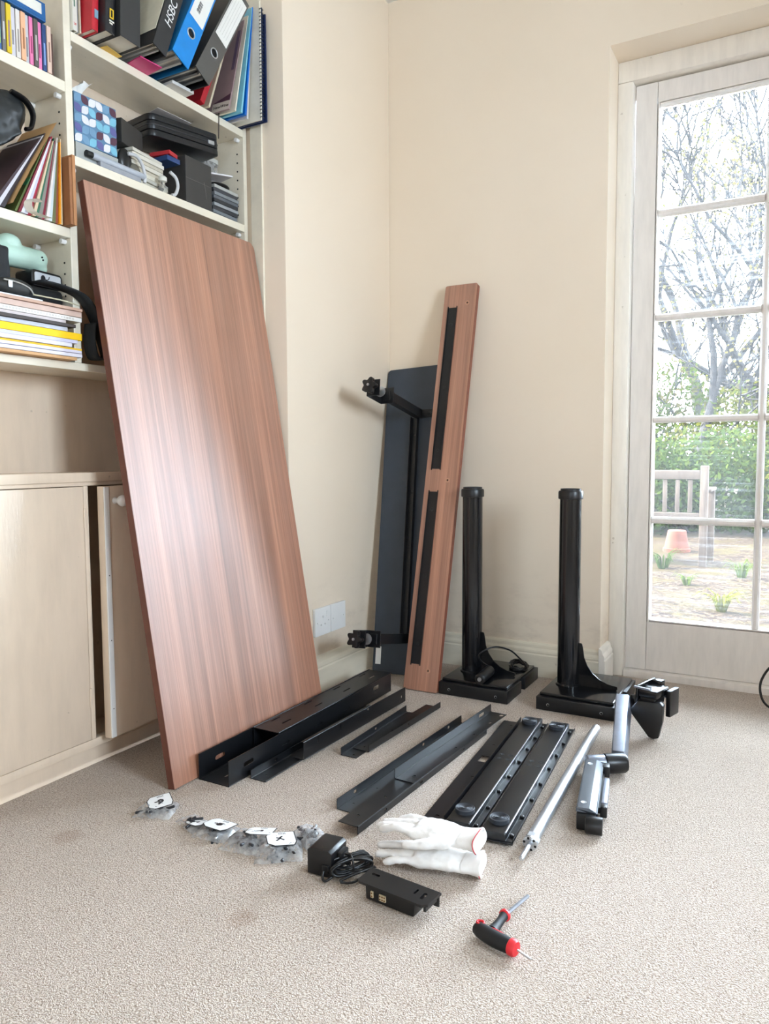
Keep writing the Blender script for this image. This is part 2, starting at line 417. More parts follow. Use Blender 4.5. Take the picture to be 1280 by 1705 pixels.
# batten in the alcove return (trim)
struct(MB().bx(-.113, -.073, -.616, -.6085, .69, CEIL-.001).build('trim_5', M_SHELF, bev=.001))

# ================================================================== BUILT-IN SHELVING AND CUPBOARD
SX = -.13
bk = thing('bookcase', 'cream painted built-in shelving in the alcove above the cupboard', 'bookcase', (AL, -1.2, .92))
def bkp(mb, name, mat=M_SHELF, bev=.0012):
    return mb.xf(Matrix.Translation((-AL, 1.2, -.92))).build(name, mat, bk, bev=bev)
bkp(MB().bx(AL, SX, -1.215, -1.197, .9285, CEIL-.001), 'upright')
bkp(MB().bx(AL, SX, -.625, -.611, .9285, CEIL-.001), 'upright')
bkp(MB().bx(AL, SX, -1.86, -1.842, .9285, CEIL-.001), 'upright')
RS = [(1.638, .02), (1.377, .02)]; LS = [(1.525, .022), (1.217, .021)]
for z, t in RS: bkp(MB().bx(AL, SX, -1.1965, -.6255, z-t, z), 'shelf')
for z, t in LS: bkp(MB().bx(AL, SX, -1.8415, -1.2155, z-t, z), 'shelf')
bkp(MB().bx(AL, SX+.004, -1.86, -.611, .911, .928), 'shelf')
def pin(x, y, z, s): bkp(MB().cyl((x, y, z), (x, y-.012*s, z), .0055, 12), 'shelf_pin', M_WHITEPL, 0)
for z, t in LS: pin(-.148, -1.2155, z-t-.006, 1); pin(-.235, -1.2155, z-t-.006, 1)
for z, t in RS: pin(-.148, -.6255, z-t-.006, 1); pin(-.148, -1.1965, z-t-.006, -1)
M_HOLE = pm((25, 22, 20), .9)
for yy, zs in ((-1.2156, [1.49-.024*k for k in range(1, 11)]+[1.17-.024*k for k in range(1, 9)]), (-.6256, [1.6-.024*k for k in range(1, 9)])):
    for z in zs:
        bkp(MB().cyl((-.152, yy, z), (-.152, yy-.0006, z), .0024, 8), 'peg_hole', M_HOLE, 0)

cb = thing('base_cupboard', 'cream gloss base cupboard with white knob under the shelving', 'cupboard', (SX, -1.2, 0))
def cbp(mb, name, mat=M_CUP, par=cb, bev=.0012):
    return mb.xf(Matrix.Translation((-SX, 1.2, 0))).build(name, mat, par, bev=bev, smooth=30)
CF = -.13
cbp(MB().bx(AL+.001, -.15, -2.1, -.612, .0005, .05), 'plinth')
cbp(MB().bx(AL+.001, CF+.004, -2.1, -.612, .664, .685), 'worktop')
cbp(MB().bx(CF-.02, CF, -2.1, -.612, .05, .069).bx(CF-.02, CF, -2.1, -.612, .655, .664).bx(CF-.02, CF, -1.205, -1.193, .069, .655).bx(CF-.02, CF, -.66, -.612, .069, .655), 'face_frame')
cbp(MB().bx(AL+.002, CF-.021, -1.2, -1.19, .05, .66).bx(AL+.002, CF-.021, -.64, -.625, .05, .66).bx(AL+.002, CF-.021, -1.19, -.64, .05, .055), 'carcass')
cbp(MB().bx(CF-.019, CF+.0005, -1.75, -1.2065, .0705, .6535), 'door')
dm = Matrix.Translation((CF-.001, -.661, 0)) @ Matrix.Rotation(R(2.0), 4, 'Z')      # right door stands a little ajar
dr = cbp(MB().bx(0, .019, -.522, -.001, .0705, .6535).xf(dm), 'door')
es = MB().bx(.0191, .023, -.5215, -.508, .072, .652).xf(dm).xf(Matrix.Translation((-SX, 1.2, 0))).build('edge_strip', M_WHITEPL, dr, bev=.0008)
for zq in (.14, .30, .45): MB().cyl((.0231, -.515, zq), (.0234, -.515, zq), .0014, 8).xf(dm).xf(Matrix.Translation((-SX, 1.2, 0))).build('strip_screw', M_HOLE, dr)
kn = MB().lathe((.019, -.488, .62), (1, 0, 0), [(.008, 0), (.006, .004), (.0055, .012), (.011, .017), (.0135, .023), (.0125, .029), (.006, .033)], 18).xf(dm)
kn.xf(Matrix.Translation((-SX, 1.2, 0))).build('knob', M_WHITEPL, dr, smooth=50)
for z in (.145, .56):
    cbp(MB().cyl((CF+.002, -1.206, z), (CF+.002, -1.206, z+.045), .003, 8), 'hinge', M_CUP, cb, 0)

# ================================================================== DOUBLE SOCKET PLATES
def socket_plate(y0, y1, label, kind):
    t = thing('socket_plate' if kind else 'blanking_plate', label, 'wall socket', (0, (y0+y1)/2, .213))
    hs = []
    c = (y1-y0)/2
    if kind: hs = [slot(0, -.004+.018, .0042, .0085), slot(-.011, -.010, .0065, .0045), slot(.011, -.010, .0065, .0045), slot(.0, -.022, .004, .004)][:3]
    hs += [slot(-c+.013, -.002, .004, .004), slot(c-.013, -.002, .004, .004)]
    # front face u = +Y, v = +Z, normal = +X
    MB().plate((.0095, 0, 0), (0, 1, 0), (0, 0, 1), rrect(-c+.001, -.0425, c-.001, .0425, .002), hs, .0075).build('plate', M_WHITEPL, t)
    MB().bx(.0005, .0015, -c+.004, c-.004, -.039, .039).build('back_box', M_HOLE, t)
    if kind:
        MB().bx(.0096, .0125, c-.026, c-.017, .012, .030).build('switch', M_WHITEPL, t, bev=.0008)
socket_plate(-.4995, -.4125, 'white single wall socket half hidden by the leaning walnut desktop', 1)
socket_plate(-.4120, -.3260, 'white blank wall plate beside the single socket, nearer the room corner', 0)

# ================================================================== LEANING BOARDS
# main desktop
bl = Vector((.1205, -1.2, .003)); tl = Vector((-.104, -1.183, 1.322))
Md = frame(bl, (.0035, 1, 0), tl-bl)            # u along the floor toward the corner, v up the board, n = u x v
dtop = MB().plate((0, 0, 0), (1, 0, 0), (0, 1, 0), [(0, 0), (.577, 0), (.577, 1.318)]+[(.577-.02+.02*math.cos(R(a)), 1.318+.02*math.sin(R(a))) for a in (30, 60, 90)]+[(0.001, 1.338)], [], .018)
do = dtop.build('desktop', M_WOOD, None, bev=.001); do.matrix_world = Md
M_EDGE_SHADE = pm((104, 58, 44), .45)  # darker brown carries the shade of the board's side face
MB().bx(-.0009, -.0001, .001, 1.336, -.0178, -.0002).build('shaded_edge_band', M_EDGE_SHADE, do)
tag(do, 'large walnut laminate desktop leaning against the shelving', 'desktop')

# narrow walnut board
ob = Vector((.2255, -.339, .003))
Mb = frame(ob, (1, 0, 0), Vector((.2685, -.0255, 1.279))-ob)
brd = thing('desktop_extension', 'narrow walnut board with two black metal strips leaning in the corner', 'board', M=Mb)
HB = [slot(.084, 1.249, .007, .007), slot(.078, .657, .007, .007), slot(.078, .062, .007, .007)]
MB().plate((0, 0, 0), (1, 0, 0), (0, 1, 0), rrect(0, 0, .1135, 1.315, .006), HB, .018).build('panel', M_WOOD, brd)
MB().bx(.1136, .1144, .006, 1.309, -.0178, -.0002).build('shaded_edge_band', pm((134, 78, 60), .45), brd)  # shade of this side painted as a darker strip too
M_INS = pm((196, 150, 125), .6)
for cx, cy in ((.084, 1.249), (.078, .657), (.078, .062)):
    mm = MB(); ring = [(cx+.0075*math.cos(R(a)), cy+.0075*math.sin(R(a))) for a in range(0, 360, 30)]
    mm.plate((0, 0, .0006), (1, 0, 0), (0, 1, 0), ring, [slot(cx, cy, .0066, .0066)], .0006).build('screw_hole_rim', M_INS, brd)
    MB().cyl((cx, cy, -.012), (cx, cy, -.0115), .004, 10).build('screw_hole', M_HOLE, brd)
for a, b, bolts in ((.694, 1.236, (1.177, .963, .754)), (.078, .6195, (.561, .351, .14))):
    m = MB().bx(.018, .050, a, b, .0002, .0015).bx(.018, .0195, a-.004, b+.004, .0002, .005).bx(.0485, .050, a-.004, b+.004, .0002, .005)
    st = m.build('metal_strip', M_BLACK, brd)
    for v in bolts: MB().lathe((.034, v, .0015), (0, 0, 1), [(.0055, 0), (.0055, .001), (.004, .0018), (.002, .0012)], 14).build('bolt', M_BLACK, st, smooth=40)

# dark clamp-on shelf in the corner
os_ = Vector((.055, -.236, .003)); vt = Vector((.004, -.021, 1.017))-os_
Ms = frame(os_, Vector((1, -.01, .04)), vt)
# keep the length direction exact, width orthogonal to it
_v = vt.normalized(); _u = (Vector((1, 0, 0)) - _v*_v.x).normalized(); Ms = frame(os_, _u, _v)
shf = thing('clamp_on_shelf', 'dark grey clamp-on shelf panel with two black clamp arms in the corner', 'shelf', M=Ms)
MB().plate((0, 0, 0), (1, 0, 0), (0, 1, 0), rrect(0, 0, .221, 1.037, .012), [], .012).build('panel', M_DKPAN, shf, bev=.0008)
m = MB().bx(.103, .1045, .128, .858, .0002, .016).bx(.1045, .128, .128, .858, .0002, .0015).bx(.128, .1295, .128, .858, .0002, .016)
sp_ = m.build('stiffening_channel', M_BLACK, shf)
for v in (.80, .60, .42, .22): MB().lathe((.116, v, .0015), (0, 0, 1), [(.005, 0), (.005, .001), (.003, .0018)], 12).build('bolt', M_BLACK, sp_, smooth=40)
def clamp_arm(v, drop):
    a = MB().bx(.116, .139, v-.015, v+.015, .002, .232).bx(.116, .19, v-.015, v+.015, .0003, .003).build('arm', M_BLACK, shf, bev=.0008)
    MB().lathe((.170, v, .003), (0, 0, 1), [(.006, 0), (.006, .0012), (.004, .002)], 14).build('bolt', M_BLACK, a, smooth=40)
    # clamp jaw: C bracket, then star knob, threaded stem and round pad
    c = MB().bx(.106, .108, v-.025, v+.025, .226, .318).bx(.108, .150, v-.025, v+.025, .226, .229).bx(.108, .150, v-.025, v+.025, .315, .318).build('clamp_jaw', M_BLACK, shf, bev=.0006)
    MB().cyl((.128, v, .30), (.128, v, .352), .004, 10).build('stem', M_STEELR, c, smooth=40)
    MB().lathe((.128, v, .268), (0, 0, 1), [(.015, 0), (.0165, .003), (.0165, .006), (.005, .008)], 18).build('pad', M_STEEL, c, smooth=40)
    st = []
    for k in range(40):
        th = 2*math.pi*k/40; r = .0215+.0048*math.cos(5*th); st.append((.128+r*math.cos(th), v+r*math.sin(th), .330))
    MB().prism(st, (0, 0, .018)).build('star_knob', M_PLAST, c, bev=.002, smooth=40)
clamp_arm(.870, 0); clamp_arm(.118, 0)
MB().bx(.010, .030, .028, .086, .0003, .0008).build('torn_label', M_WHITEPL, shf)

# ================================================================== METAL PARTS LAID OUT ON THE CARPET
G_RAIL = 'black pressed-steel desk frame parts laid out on the carpet'
TH = .0014
def sheet(segs):
    """pressed sheet: segs = [(p0, p1, v0, v1, holes)], p=(u,z); holes=[(s,v,ls,lv)] as through slots"""
    m = MB()
    for p0, p1, v0, v1, holes in segs:
        p0 = Vector((p0[0], 0, p0[1])); p1 = Vector((p1[0], 0, p1[1])); L = (p1-p0).length
        hs = [(rrect(h[0]-h[2]/2, h[1]-v0-h[3]/2, h[0]+h[2]/2, h[1]-v0+h[3]/2, .003, 3)[::-1] if h[2] > .015 and h[3] > .015 else slot(h[0], h[1]-v0, h[2], h[3], 3)) for h in holes]
        m.plate((p0.x, v0, p0.z), (p1-p0), (0, 1, 0), [(0, 0), (L, 0), (L, v1-v0), (0, v1-v0)], hs, TH)
    for (a, b), (c, d) in zip([(q[0], q[1]) for q in segs], [(q[0], q[1]) for q in segs][1:]):      # rounded folds
        if (Vector(b)-Vector(c)).length < 1e-6: m.tube([(b[0], segs[0][2], b[1]), (b[0], min(q[3] for q in segs), b[1])], .0017, 8)
    return m
def steel(name, label, loc, rz, segs, cat='bracket'):
    o = sheet(segs).build(name, M_BLACK, None, smooth=30); o.location = loc; o.rotation_euler = (0, 0, R(rz))
    return tag(o, label, cat)

# cable tray, lower half (open upward) and upper half (upside down in it)
W_ = .084; Ht = .0585; LA = .569
sl = [(.028, v, .007, .03) for v in (.206, .347, .486)]
steel('cable_tray', 'open black steel cable tray against the foot of the leaning desktop', (.127, -1.131, .002), 0, [
    ((0, Ht-.002), (0, 0), 0, LA, [(.029, .07, .011, .034)]),
    ((0, .0), (W_, 0), 0, LA, [(.042, .05, .006, .03)]),
    ((W_, 0), (W_, Ht-.002), 0, LA, [(.030, .068, .010, .034)]+sl)], 'cable tray')
tb = [(a, v, .005, .036) for v in (.073, .215, .356, .498) for a in (.012, .046)]
steel('cable_tray', 'slotted black steel tray lying upside down inside the open cable tray', (.131, -.946, .0045), 0, [
    ((0, 0), (0, .0555), 0, .561, []),
    ((0, .0555), (.0765, .0555), 0, .561, tb),
    ((.0765, .0555), (.0765, 0), 0, .561, [(.021, .470, .012, .034)])], 'cable tray')

# first pair of brackets, beside the tray
steel('side_bracket', 'low black steel channel sticking out from under the notched plate', (.226, -1.073, .002), -.6, [
    ((0, .018), (0, 0), 0, .50, [(.008, .09, .006, .010)]), ((0, 0), (.040, 0), 0, .50, [(.02, .03, .005, .005)]), ((.040, .0), (.040, .0025), 0, .50, [])])
steel('side_bracket', 'tall notched black steel plate standing beside the cable tray', (.2765, -.943, .0065), -1.7, [
    ((-.030, .0), (0, 0), 0, .49, []),
    ((0, 0), (0, .041), 0, .49, [(.03, .058, .016, .004), (.029, .155, .018, .004), (.02, .237, .004, .004), (.036, .287, .006, .009), (.018, .468, .009, .006)]),
    ((0, .041), (-.006, .041), 0.0, .30, [])])
# second pair
steel('side_bracket', 'short black steel channel with a raised back edge, third from the tray', (.3335, -.866, .002), .4, [
    ((0, .0175), (0, 0), 0, .345, [(.009, .170, .006, .010)]), ((0, 0), (.042, 0), 0, .345, [(.026, .014, .005, .004)])])
steel('side_bracket', 'short black steel channel with a raised front edge, nested in the low channel', (.340, -.822, .0045), -2.6, [
    ((0, 0), (.045, 0), 0, .375, [(.022, .15, .006, .004), (.02, .02, .005, .004)]), ((.045, 0), (.045, .0155), .0, .375, [(.008, .19, .006, .010)])])
# third set, middle of the floor
steel('frame_rail', 'long black steel channel with four oval holes in its back edge', (.474, -1.103, .002), -2.75, [
    ((0, .020), (0, 0), 0, .575, [(.010, .066, .007, .012), (.009, .365, .007, .012), (.009, .500, .007, .012)]),
    ((0, 0), (.039, 0), 0, .575, [(.016, .035, .005, .005), (.02, .12, .004, .004)]), ((.039, 0), (.039, .0035), 0, .575, [])], 'rail')
steel('frame_rail', 'long black steel angle rail with a flat top, nearest the power adapter', (.5205, -1.172, .002), -2.5, [
    ((0, .0155), (.0455, .0155), 0, .60, [(.02, .04, .006, .004), (.024, .135, .006, .004)]),
    ((.0455, .0155), (.0455, 0), 0, .60, [(.008, .10, .005, .012), (.008, .25, .005, .012), (.008, .46, .005, .012)])], 'rail')
steel('frame_rail', 'black steel channel with hooked end lying on top of the angle rail', (.5285, -.955, .0195), -3.4, [
    ((0, .021), (0, 0), 0, .50, [(.012, .44, .009, .034)]),
    ((0, 0), (.046, 0), 0, .50, [(.03, .03, .006, .012), (.034, .22, .005, .012), (.034, .32, .005, .012), (.034, .42, .006, .014), (.036, .487, .010, .016)])], 'rail')

# feet: flat plate and two foot rails upside down, rubber pads up
RZF = 4.6
steel('flat_plate', 'flat black steel plate with a square hole left of the foot rails', (.6495, -1.066, .002), RZF, [
    ((0, .004), (.0445, .004), 0, .60, [(.022, .025, .008, .005), (.030, .225, .006, .005), (.022, .42, .006, .005), (.026, .57, .006, .005), (.026, .330, .024, .036)]),
    ((0, .004), (0, 0), 0, .60, []), ((.0445, .004), (.0445, .020), 0, .60, [])], 'plate')
def foot_rail(label, u, v):
    cs, sn = math.cos(R(RZF)), math.sin(R(RZF)); loc = (.6495+u*cs-v*sn, -1.066+u*sn+v*cs, .002)
    t = thing('foot_rail', label, 'desk foot', loc, RZF, 'foot rails with rubber pads upward')
    L = .622
    prof = [(.0, .006), (.0, .0075), (.003, .0075), (.003, .019), (.005, .021), (.0485, .021), (.0505, .019), (.0505, .0075), (.064, .0075), (.064, .012), (.0655, .012), (.0655, .006)]
    b = MB().prism([(x, 0, z) for x, z in prof], (0, L, 0)).bx(.0, .0655, -.004, .002, .0035, .006).build('rail', M_BLACK, t, bev=.0006, smooth=30)
    MB().bx(.0482, .0512, .004, L-.03, .0198, .0222).build('bright_edge', M_STEELR, t, bev=.0006)
    for v_ in (.045, L-.045):
        p = MB().lathe((.0265, v_, .021), (0, 0, 1), [(.0195, 0), (.0195, .0075), (.0185, .0085)]+[(r, .0085-(.0011 if k % 2 else 0)) for k, r in enumerate((.0172, .0158, .0146, .0132, .0120, .0106, .0094, .0080, .0068, .0054, .0042, .0028))], 28).build('rubber_pad', M_RUBBER, t, smooth=20)
    for du in (.017, .038):
        for dv in (-.012, .012): MB().cyl((du, .335+dv, .0208), (du, .335+dv, .0213), .0058, 14).build('bolt_hole', M_HOLE, t)
    for k in range(8):
        MB().lathe((.057, .02+.08*k+(.02 if k > 3 else 0)*.4, .0075), (0, 0, 1), [(.0042, 0), (.0042, .004), (.0025, .0055)], 10).build('bolt', M_PLAST, t, smooth=40)
foot_rail('black foot rail with rubber pads beside the flat plate with a square hole', .0505, -.014)
foot_rail('black foot rail with rubber pads nearest the silver steel tube', .1225, -.024)

# silver tube with threaded end
p0 = Vector((.8385, -.447, .0145)); p1 = Vector((.8685, -1.050, .0145)); d_ = (p1-p0).normalized()
tb_ = thing('steel_tube', 'silver zinc-plated steel tube with a hex nut and threaded tip', 'tube', (p1.x, p1.y, 0))
def tl_(mb): return mb.xf(Matrix.Translation((-p1.x, -p1.y, 0)))
tl_(MB().cyl(p0+d_*.02, p1, .0118, 24)).build('outer_tube', M_STEEL, tb_, smooth=40)
tl_(MB().cyl(p0-d_*.012, p0+d_*.02, .0105, 24)).build('inner_tube', metal('pale_aluminium', (225, 228, 232), .45), tb_, smooth=40)
tl_(MB().cyl(p1, p1+d_*.016, .0143, 6)).build('hex_nut', M_STEEL, tb_, bev=.001)
tl_(MB().lathe(p1+d_*.016, d_, [(.0135, 0), (.0135, .006), (.010, .008), (.006, .007)], 18)).build('washer_nut', M_STEELR, tb_, smooth=40)
for k in range(6):
    a = 2*math.pi*k/6; e1 = d_.orthogonal().normalized(); e2 = d_.cross(e1); c = p1+d_*.0232+(e1*math.cos(a)+e2*math.sin(a))*.0105
    tl_(MB().cyl(c, c+d_*.0008, .0024, 8)).build('nut_notch', M_HOLE, tb_)
pr = []
for k in range(26): pr.append((.0048 if k % 2 else .0042, .022+.0022*k))
tl_(MB().lathe(p1, d_, pr+[(.003, .080)], 12)).build('threaded_rod', M_STEEL, tb_, smooth=30)

# ================================================================== LIFTING COLUMNS (desk legs, standing upside down)
def leg(name, label, ox, oy, motor):
    t = thing(name, label, 'desk leg', (ox, oy, 0), 0, 'black lifting columns of the desk')
    MB().bx(0, .218, 0, .125, .001, .038).build('end_block', M_BLACK, t, bev=.0012, smooth=30)
    MB().bx(0, .218, .157, .288, .001, .038).build('end_block', M_BLACK, t, bev=.0012, smooth=30)
    for x in (.034, .182): MB().cyl((x, -.0008, .018), (x, .0005, .018), .0042, 12).build('screw_hole', M_STEELR, t)
    for x in (.034, .182): MB().cyl((x+.0006, -.0012, .0175), (x+.0006, -.0006, .0175), .0030, 12).build('screw_hole', M_HOLE, t)
    MB().bx(.006, .212, .012, .270, .0383, .048).build('mounting_plate', M_BLACK2, t, bev=.003, seg=3, smooth=35)
    cx, cy = .058, .122
    c = MB().lathe((cx, cy, .0482), (0, 0, 1), [(.036, 0), (.036, .003), (.0315, .006), (.0305, .55), (.0305, .5505)], 40).build('column', M_BLACK2, t, smooth=40)
    MB().lathe((cx, cy, .592), (0, 0, 1), [(.0305, 0), (.0345, .001), (.035, .004), (.035, .020), (.0335, .024), (.029, .0245), (.029, .030), (.0265, .030), (.0265, .012), (.010, .012)], 40).build('collar', M_PLAST, t, smooth=35)
    # curved gusset fin
    pts = [(cx+.0305, .0485), (.196, .0485), (.199, .052), (.198, .060), (.172, .064), (.148, .074), (.128, .090), (.113, .110), (.104, .132), (.100, .160), (.097, .172), (.093, .174), (cx+.0305, .173)]
    MB().prism([(x, cy-.002, z) for x, z in pts], (0, .004, 0)).build('gusset', M_BLACK2, t, smooth=30)
    if motor:
        mo = MB().lathe((.134, -.004, .0645), (-.07, 1, 0), [(.010, 0), (.0145, .002), (.016, .004), (.016, .098), (.0135, .1)], 26).build('motor', M_PLAST, t, smooth=40)
        MB().lathe((.134, -.0046, .0645), (-.07, 1, 0), [(.006, -.003), (.006, .002), (.003, .002)], 14).build('shaft', M_STEELR, mo, smooth=40)
        P = smoothpts([(.130, .100, .072), (.108, .070, .098), (.112, .055, .125), (.145, .085, .142), (.178, .125, .128), (.198, .155, .100), (.208, .190, .070)], 8)
        coil = []
        for k in range(60):
            a = 2*math.pi*k/13; r = .026+.006*math.sin(k*.9)
            coil.append((.178+r*math.cos(a), .215+1.1*r*math.sin(a), .046+.012*abs(math.sin(a*.5+.3))+.004*math.sin(k*1.7)+.0005*k/4))
        MB().tube(smoothpts(P[:-1:3]+[P[-1]]+[Vector(q) for q in coil], 3), .0026, 8).build('cable', M_PLAST, t, smooth=60)
        MB().bx(.150, .170, .205, .222, .041, .053).build('plug', M_PLAST, t, bev=.002)
    return t
leg('lifting_column', 'black lifting column with motor and coiled cable beside the leaning narrow board', .3415, -.330, True)
leg('lifting_column', 'plain black lifting column nearest the garden door', .6430, -.325, False)

# ================================================================== MONITOR ARM
arm = thing('monitor_arm', 'black and grey folded monitor arm with desk clamp lying near the door', 'monitor arm', (.93, -.80, 0))
def ap(mb, name, mat, par=arm, **kw): return mb.xf(Matrix.Translation((-.93, .80, 0))).build(name, mat, par, **kw)
A0 = Vector((.9235, -.957, .002)); va = Vector((-.0445, .25, 0)).normalized(); ua = Vector((va.y, -va.x, 0))
def A(u, v, z): return A0+ua*u+va*v+Vector((0, 0, z))
MA = Matrix(((ua.x, va.x, 0, A0.x), (ua.y, va.y, 0, A0.y), (0, 0, 1, A0.z), (0, 0, 0, 1)))
# lower arm body with chamfered grey cover
M_COV = powder('dark_grey_cover', (92, 98, 106), .34, .35)
ap(MB().bx(.0, .036, .0, .252, .0, .033).xf(MA), 'lower_arm', M_PLAST, bev=.003, smooth=35)
cov = ap(MB().prism([A(x, .006, z) for x, z in ((-.001, .0332), (-.001, .040), (.002, .0425), (.024, .0425), (.036, .036), (.0385, .030), (.0385, .0332))], va*.243), 'arm_cover', M_COV, smooth=20, bev=.0006)
for u_, v_ in ((.012, .03), (.012, .222)):
    MB().lathe(A(u_, v_, .0425)-Vector((.93, -.80, 0)), (0, 0, 1), [(.0055, 0), (.0055, .0008), (.003, .0002)], 14).build('cover_screw', M_STEEL, cov, smooth=40)
ap(MB().bx(.042, .054, .075, .195, .006, .027).xf(MA), 'cable_clip', M_GREYMET, bev=.002, smooth=35)
ap(MB().bx(.0415, .0545, .055, .0745, .004, .026).xf(MA), 'clip_end', M_PLAST, bev=.002, smooth=35)
ap(MB().bx(.0365, .0415, .06, .23, .010, .022).xf(MA), 'clip_bracket', M_PLAST, bev=.0008)
ap(MB().cyl(A(.018, -.006, .0165), A(.049, -.006, .0165), .0165, 26), 'tip_joint', M_PLAST, smooth=35, bev=.0012)
ap(MB().cyl(A(.0165, -.006, .0165), A(.0178, -.006, .0165), .010, 20), 'joint_cap', M_BLACK, smooth=35)
# elbow
eb0 = A(.002, .268, .0225); eb1 = Vector((.944, -.652, .0245)); de = (eb1-eb0).normalized()
ap(MB().cyl(eb0, eb0+de*.040, .0195, 28), 'elbow_sleeve', M_GREYMET, smooth=35, bev=.001)
ap(MB().lathe(eb0+de*.0405, de, [(.019, 0), (.022, .001), (.022, (eb1-eb0).length-.034), (.0185, (eb1-eb0).length-.028)], 30), 'elbow_joint', M_PLAST, smooth=35)
ap(MB().bx(.030, .052, .236, .262, .010, .034).xf(MA), 'elbow_lug', M_PLAST, bev=.002, smooth=35)
# upper arm rises from the elbow to the clamp
a0 = Vector((.936, -.635, .034)); a1 = Vector((.893, -.372, .083)); vu = (a1-a0).normalized(); uu = Vector((vu.y, -vu.x, 0)).normalized(); nu = uu.cross(vu)
def Q(p, u, n): return p+uu*u+nu*n
ap(MB().hexa([Q(a0, -.017, -.012), Q(a0, .020, -.012), Q(a1, .022, -.014), Q(a1, -.022, -.014)], [Q(a0, -.014, .012), Q(a0, .011, .012), Q(a1, .013, .014), Q(a1, -.019, .014)]), 'upper_arm', M_GREYMET, bev=.002, smooth=30)
j0 = Vector((.914, -.366, .078)); j1 = Vector((.937, -.352, .082))
ap(MB().cyl(j0, j1, .0165, 26), 'clamp_joint', M_PLAST, smooth=35, bev=.0012)
# desk clamp
cc = Vector((.944, -.350, .0))
Mc = Matrix.Translation(cc) @ Matrix.Rotation(R(-16), 4, 'Z')
cl = ap(MB().bx(-.004, .004, -.052, .050, .055, .132).bx(.004, .052, -.050, .022, .104, .124).bx(.004, .030, .022, .048, .104, .132).xf(Mc), 'desk_clamp', M_BLACK2, bev=.003, smooth=35)
ap(MB().prism([Mc @ Vector(q) for q in ((.006, -.045, .103), (.006, .010, .103), (.046, .010, .103), (.046, -.045, .103))], (0, 0, -.018)), 'clamp_block', M_PLAST, bev=.002)
tri = [(.914, .068), (.936, .096), (.990, .098), (.997, .090), (.995, .046), (.987, .007), (.974, .003), (.962, .007)]
ap(MB().prism([(x, -.412, z) for x, z in tri], (0, .026, 0)), 'clamp_foot', M_PLAST, bev=.0025, smooth=35)
ap(MB().bx(.053, .066, .000, .052, .050, .118).xf(Mc), 'clamp_back', M_PLAST, bev=.003, smooth=35)
ap(MB().bx(.006, .053, .024, .050, .090, .1035).xf(Mc), 'clamp_bridge', M_GREYMET, bev=.002)
ap(MB().bx(-.006, .036, -.056, -.050, .126, .131).xf(Mc), 'clamp_lip', M_GREYMET, bev=.001)

# ================================================================== CONTROL BOX
cbx = thing('control_box', 'black desk control box with white cable sockets beside the gloves', 'control box', (.669, -1.349, 0), -4.9)
MB().plate((0, 0, .0325), (1, 0, 0), (0, 1, 0), [(.004, 0), (.123, -.001), (.131, .006), (.133, .045), (.004, .046), (0, .040), (0, .005)], [slot(.018, .030, .016, .005), slot(.098, .026, .004, .014), slot(.114, .022, .007, .018)], .004).build('top_plate', M_PLAST, cbx, bev=.0006)
MB().hexa([Vector(p) for p in ((.013, .008, .0012), (.104, .008, .0012), (.104, .040, .0012), (.013, .040, .0012))], [Vector(p) for p in ((.013, .006, .028), (.108, .006, .028), (.108, .042, .028), (.013, .042, .028))]).build('case', M_PLAST, cbx, bev=.002, smooth=30)
MB().bx(.110, .131, .040, .0435, .010, .0283).bx(.124, .1285, .004, .039, .020, .0283).build('slide_rail', M_PLAST, cbx, bev=.0008)
M_CREAM = pm((225, 212, 180), .5)
for x, w_, nx in ((.0245, .005, 1), (.041, .0125, 3)):
    s_ = MB().bx(x, x+w_, .0045, .0072, .009, .0195).build('cable_socket', M_CREAM, cbx, bev=.0004)
    for i in range(nx):
        for k in range(2):
            xx = x+w_*(i+.5)/nx; zz = .0117+.005*k
            MB().bx(xx-.0013, xx+.0013, .0040, .0046, zz-.0013, zz+.0013).build('pin_hole', pm((120, 84, 40), .5), s_)

# ================================================================== POWER ADAPTER AND CABLE
ad = thing('power_adapter', 'black plug-in power adapter beside the plastic bags of screws', 'power adapter', (.556, -1.326, 0), 4)
body = MB().prism([(0, 0, .002), (0, 0, .044), (.0065, 0, .0485), (.041, 0, .0485), (.0475, 0, .044), (.0475, 0, .002)], (0, .055, 0)).build('body', M_PLAST, ad, bev=.0012, smooth=30)
MB().bx(.0478, .058, .018, .044, .016, .040).build('plug_block', M_PLAST, ad, bev=.002, smooth=30)
for y, z in ((.031, .034), (.024, .022), (.038, .022)): MB().bx(.0581, .071, y-.003, y+.003, z-.002, z+.002).build('plug_pin', M_PLAST, ad, bev=.0006)
MB().bx(.030, .042, -.003, .0, .010, .024).build('strain_relief', M_PLAST, ad, bev=.001)
cw = thing('power_cable', 'tied bundle of black power cable with a white-tipped plug', 'cable', (.622, -1.292, 0), 0)
dl = Vector((.036, .052, 0)).normalized(); dn = Vector((dl.y, -dl.x, 0)); P = []
NL = 9
for k in range(NL*16):
    a = 2*math.pi*k/16; i = k/16.0
    rl = .036+.004*math.sin(i*2.3); off = (i-NL/2)*.0036; pinch = 1-.45*math.exp(-(math.cos(a)*2.2)**2)
    P.append(dl*(rl*math.cos(a)) + dn*(off*pinch+.004*math.sin(a+i)) + Vector((0, 0, max(.0042, .019+(.0145+.002*math.cos(i*1.9))*math.sin(a)*(.78+.2*math.cos(a)**2)))))
P += [dl*-.030+dn*.026+Vector((0, 0, .010)), dl*-.012+dn*.034+Vector((0, 0, .006)), dl*.006+dn*.030+Vector((0, 0, .007))]
MB().tube(smoothpts(P, 3), .0022, 8).build('cord', M_PLAST, cw, smooth=60)
tie = [Vector((0, 0, .019))+dn*(.014*math.cos(a*math.pi/12))+Vector((0, 0, .0165*math.sin(a*math.pi/12))) for a in range(24)]
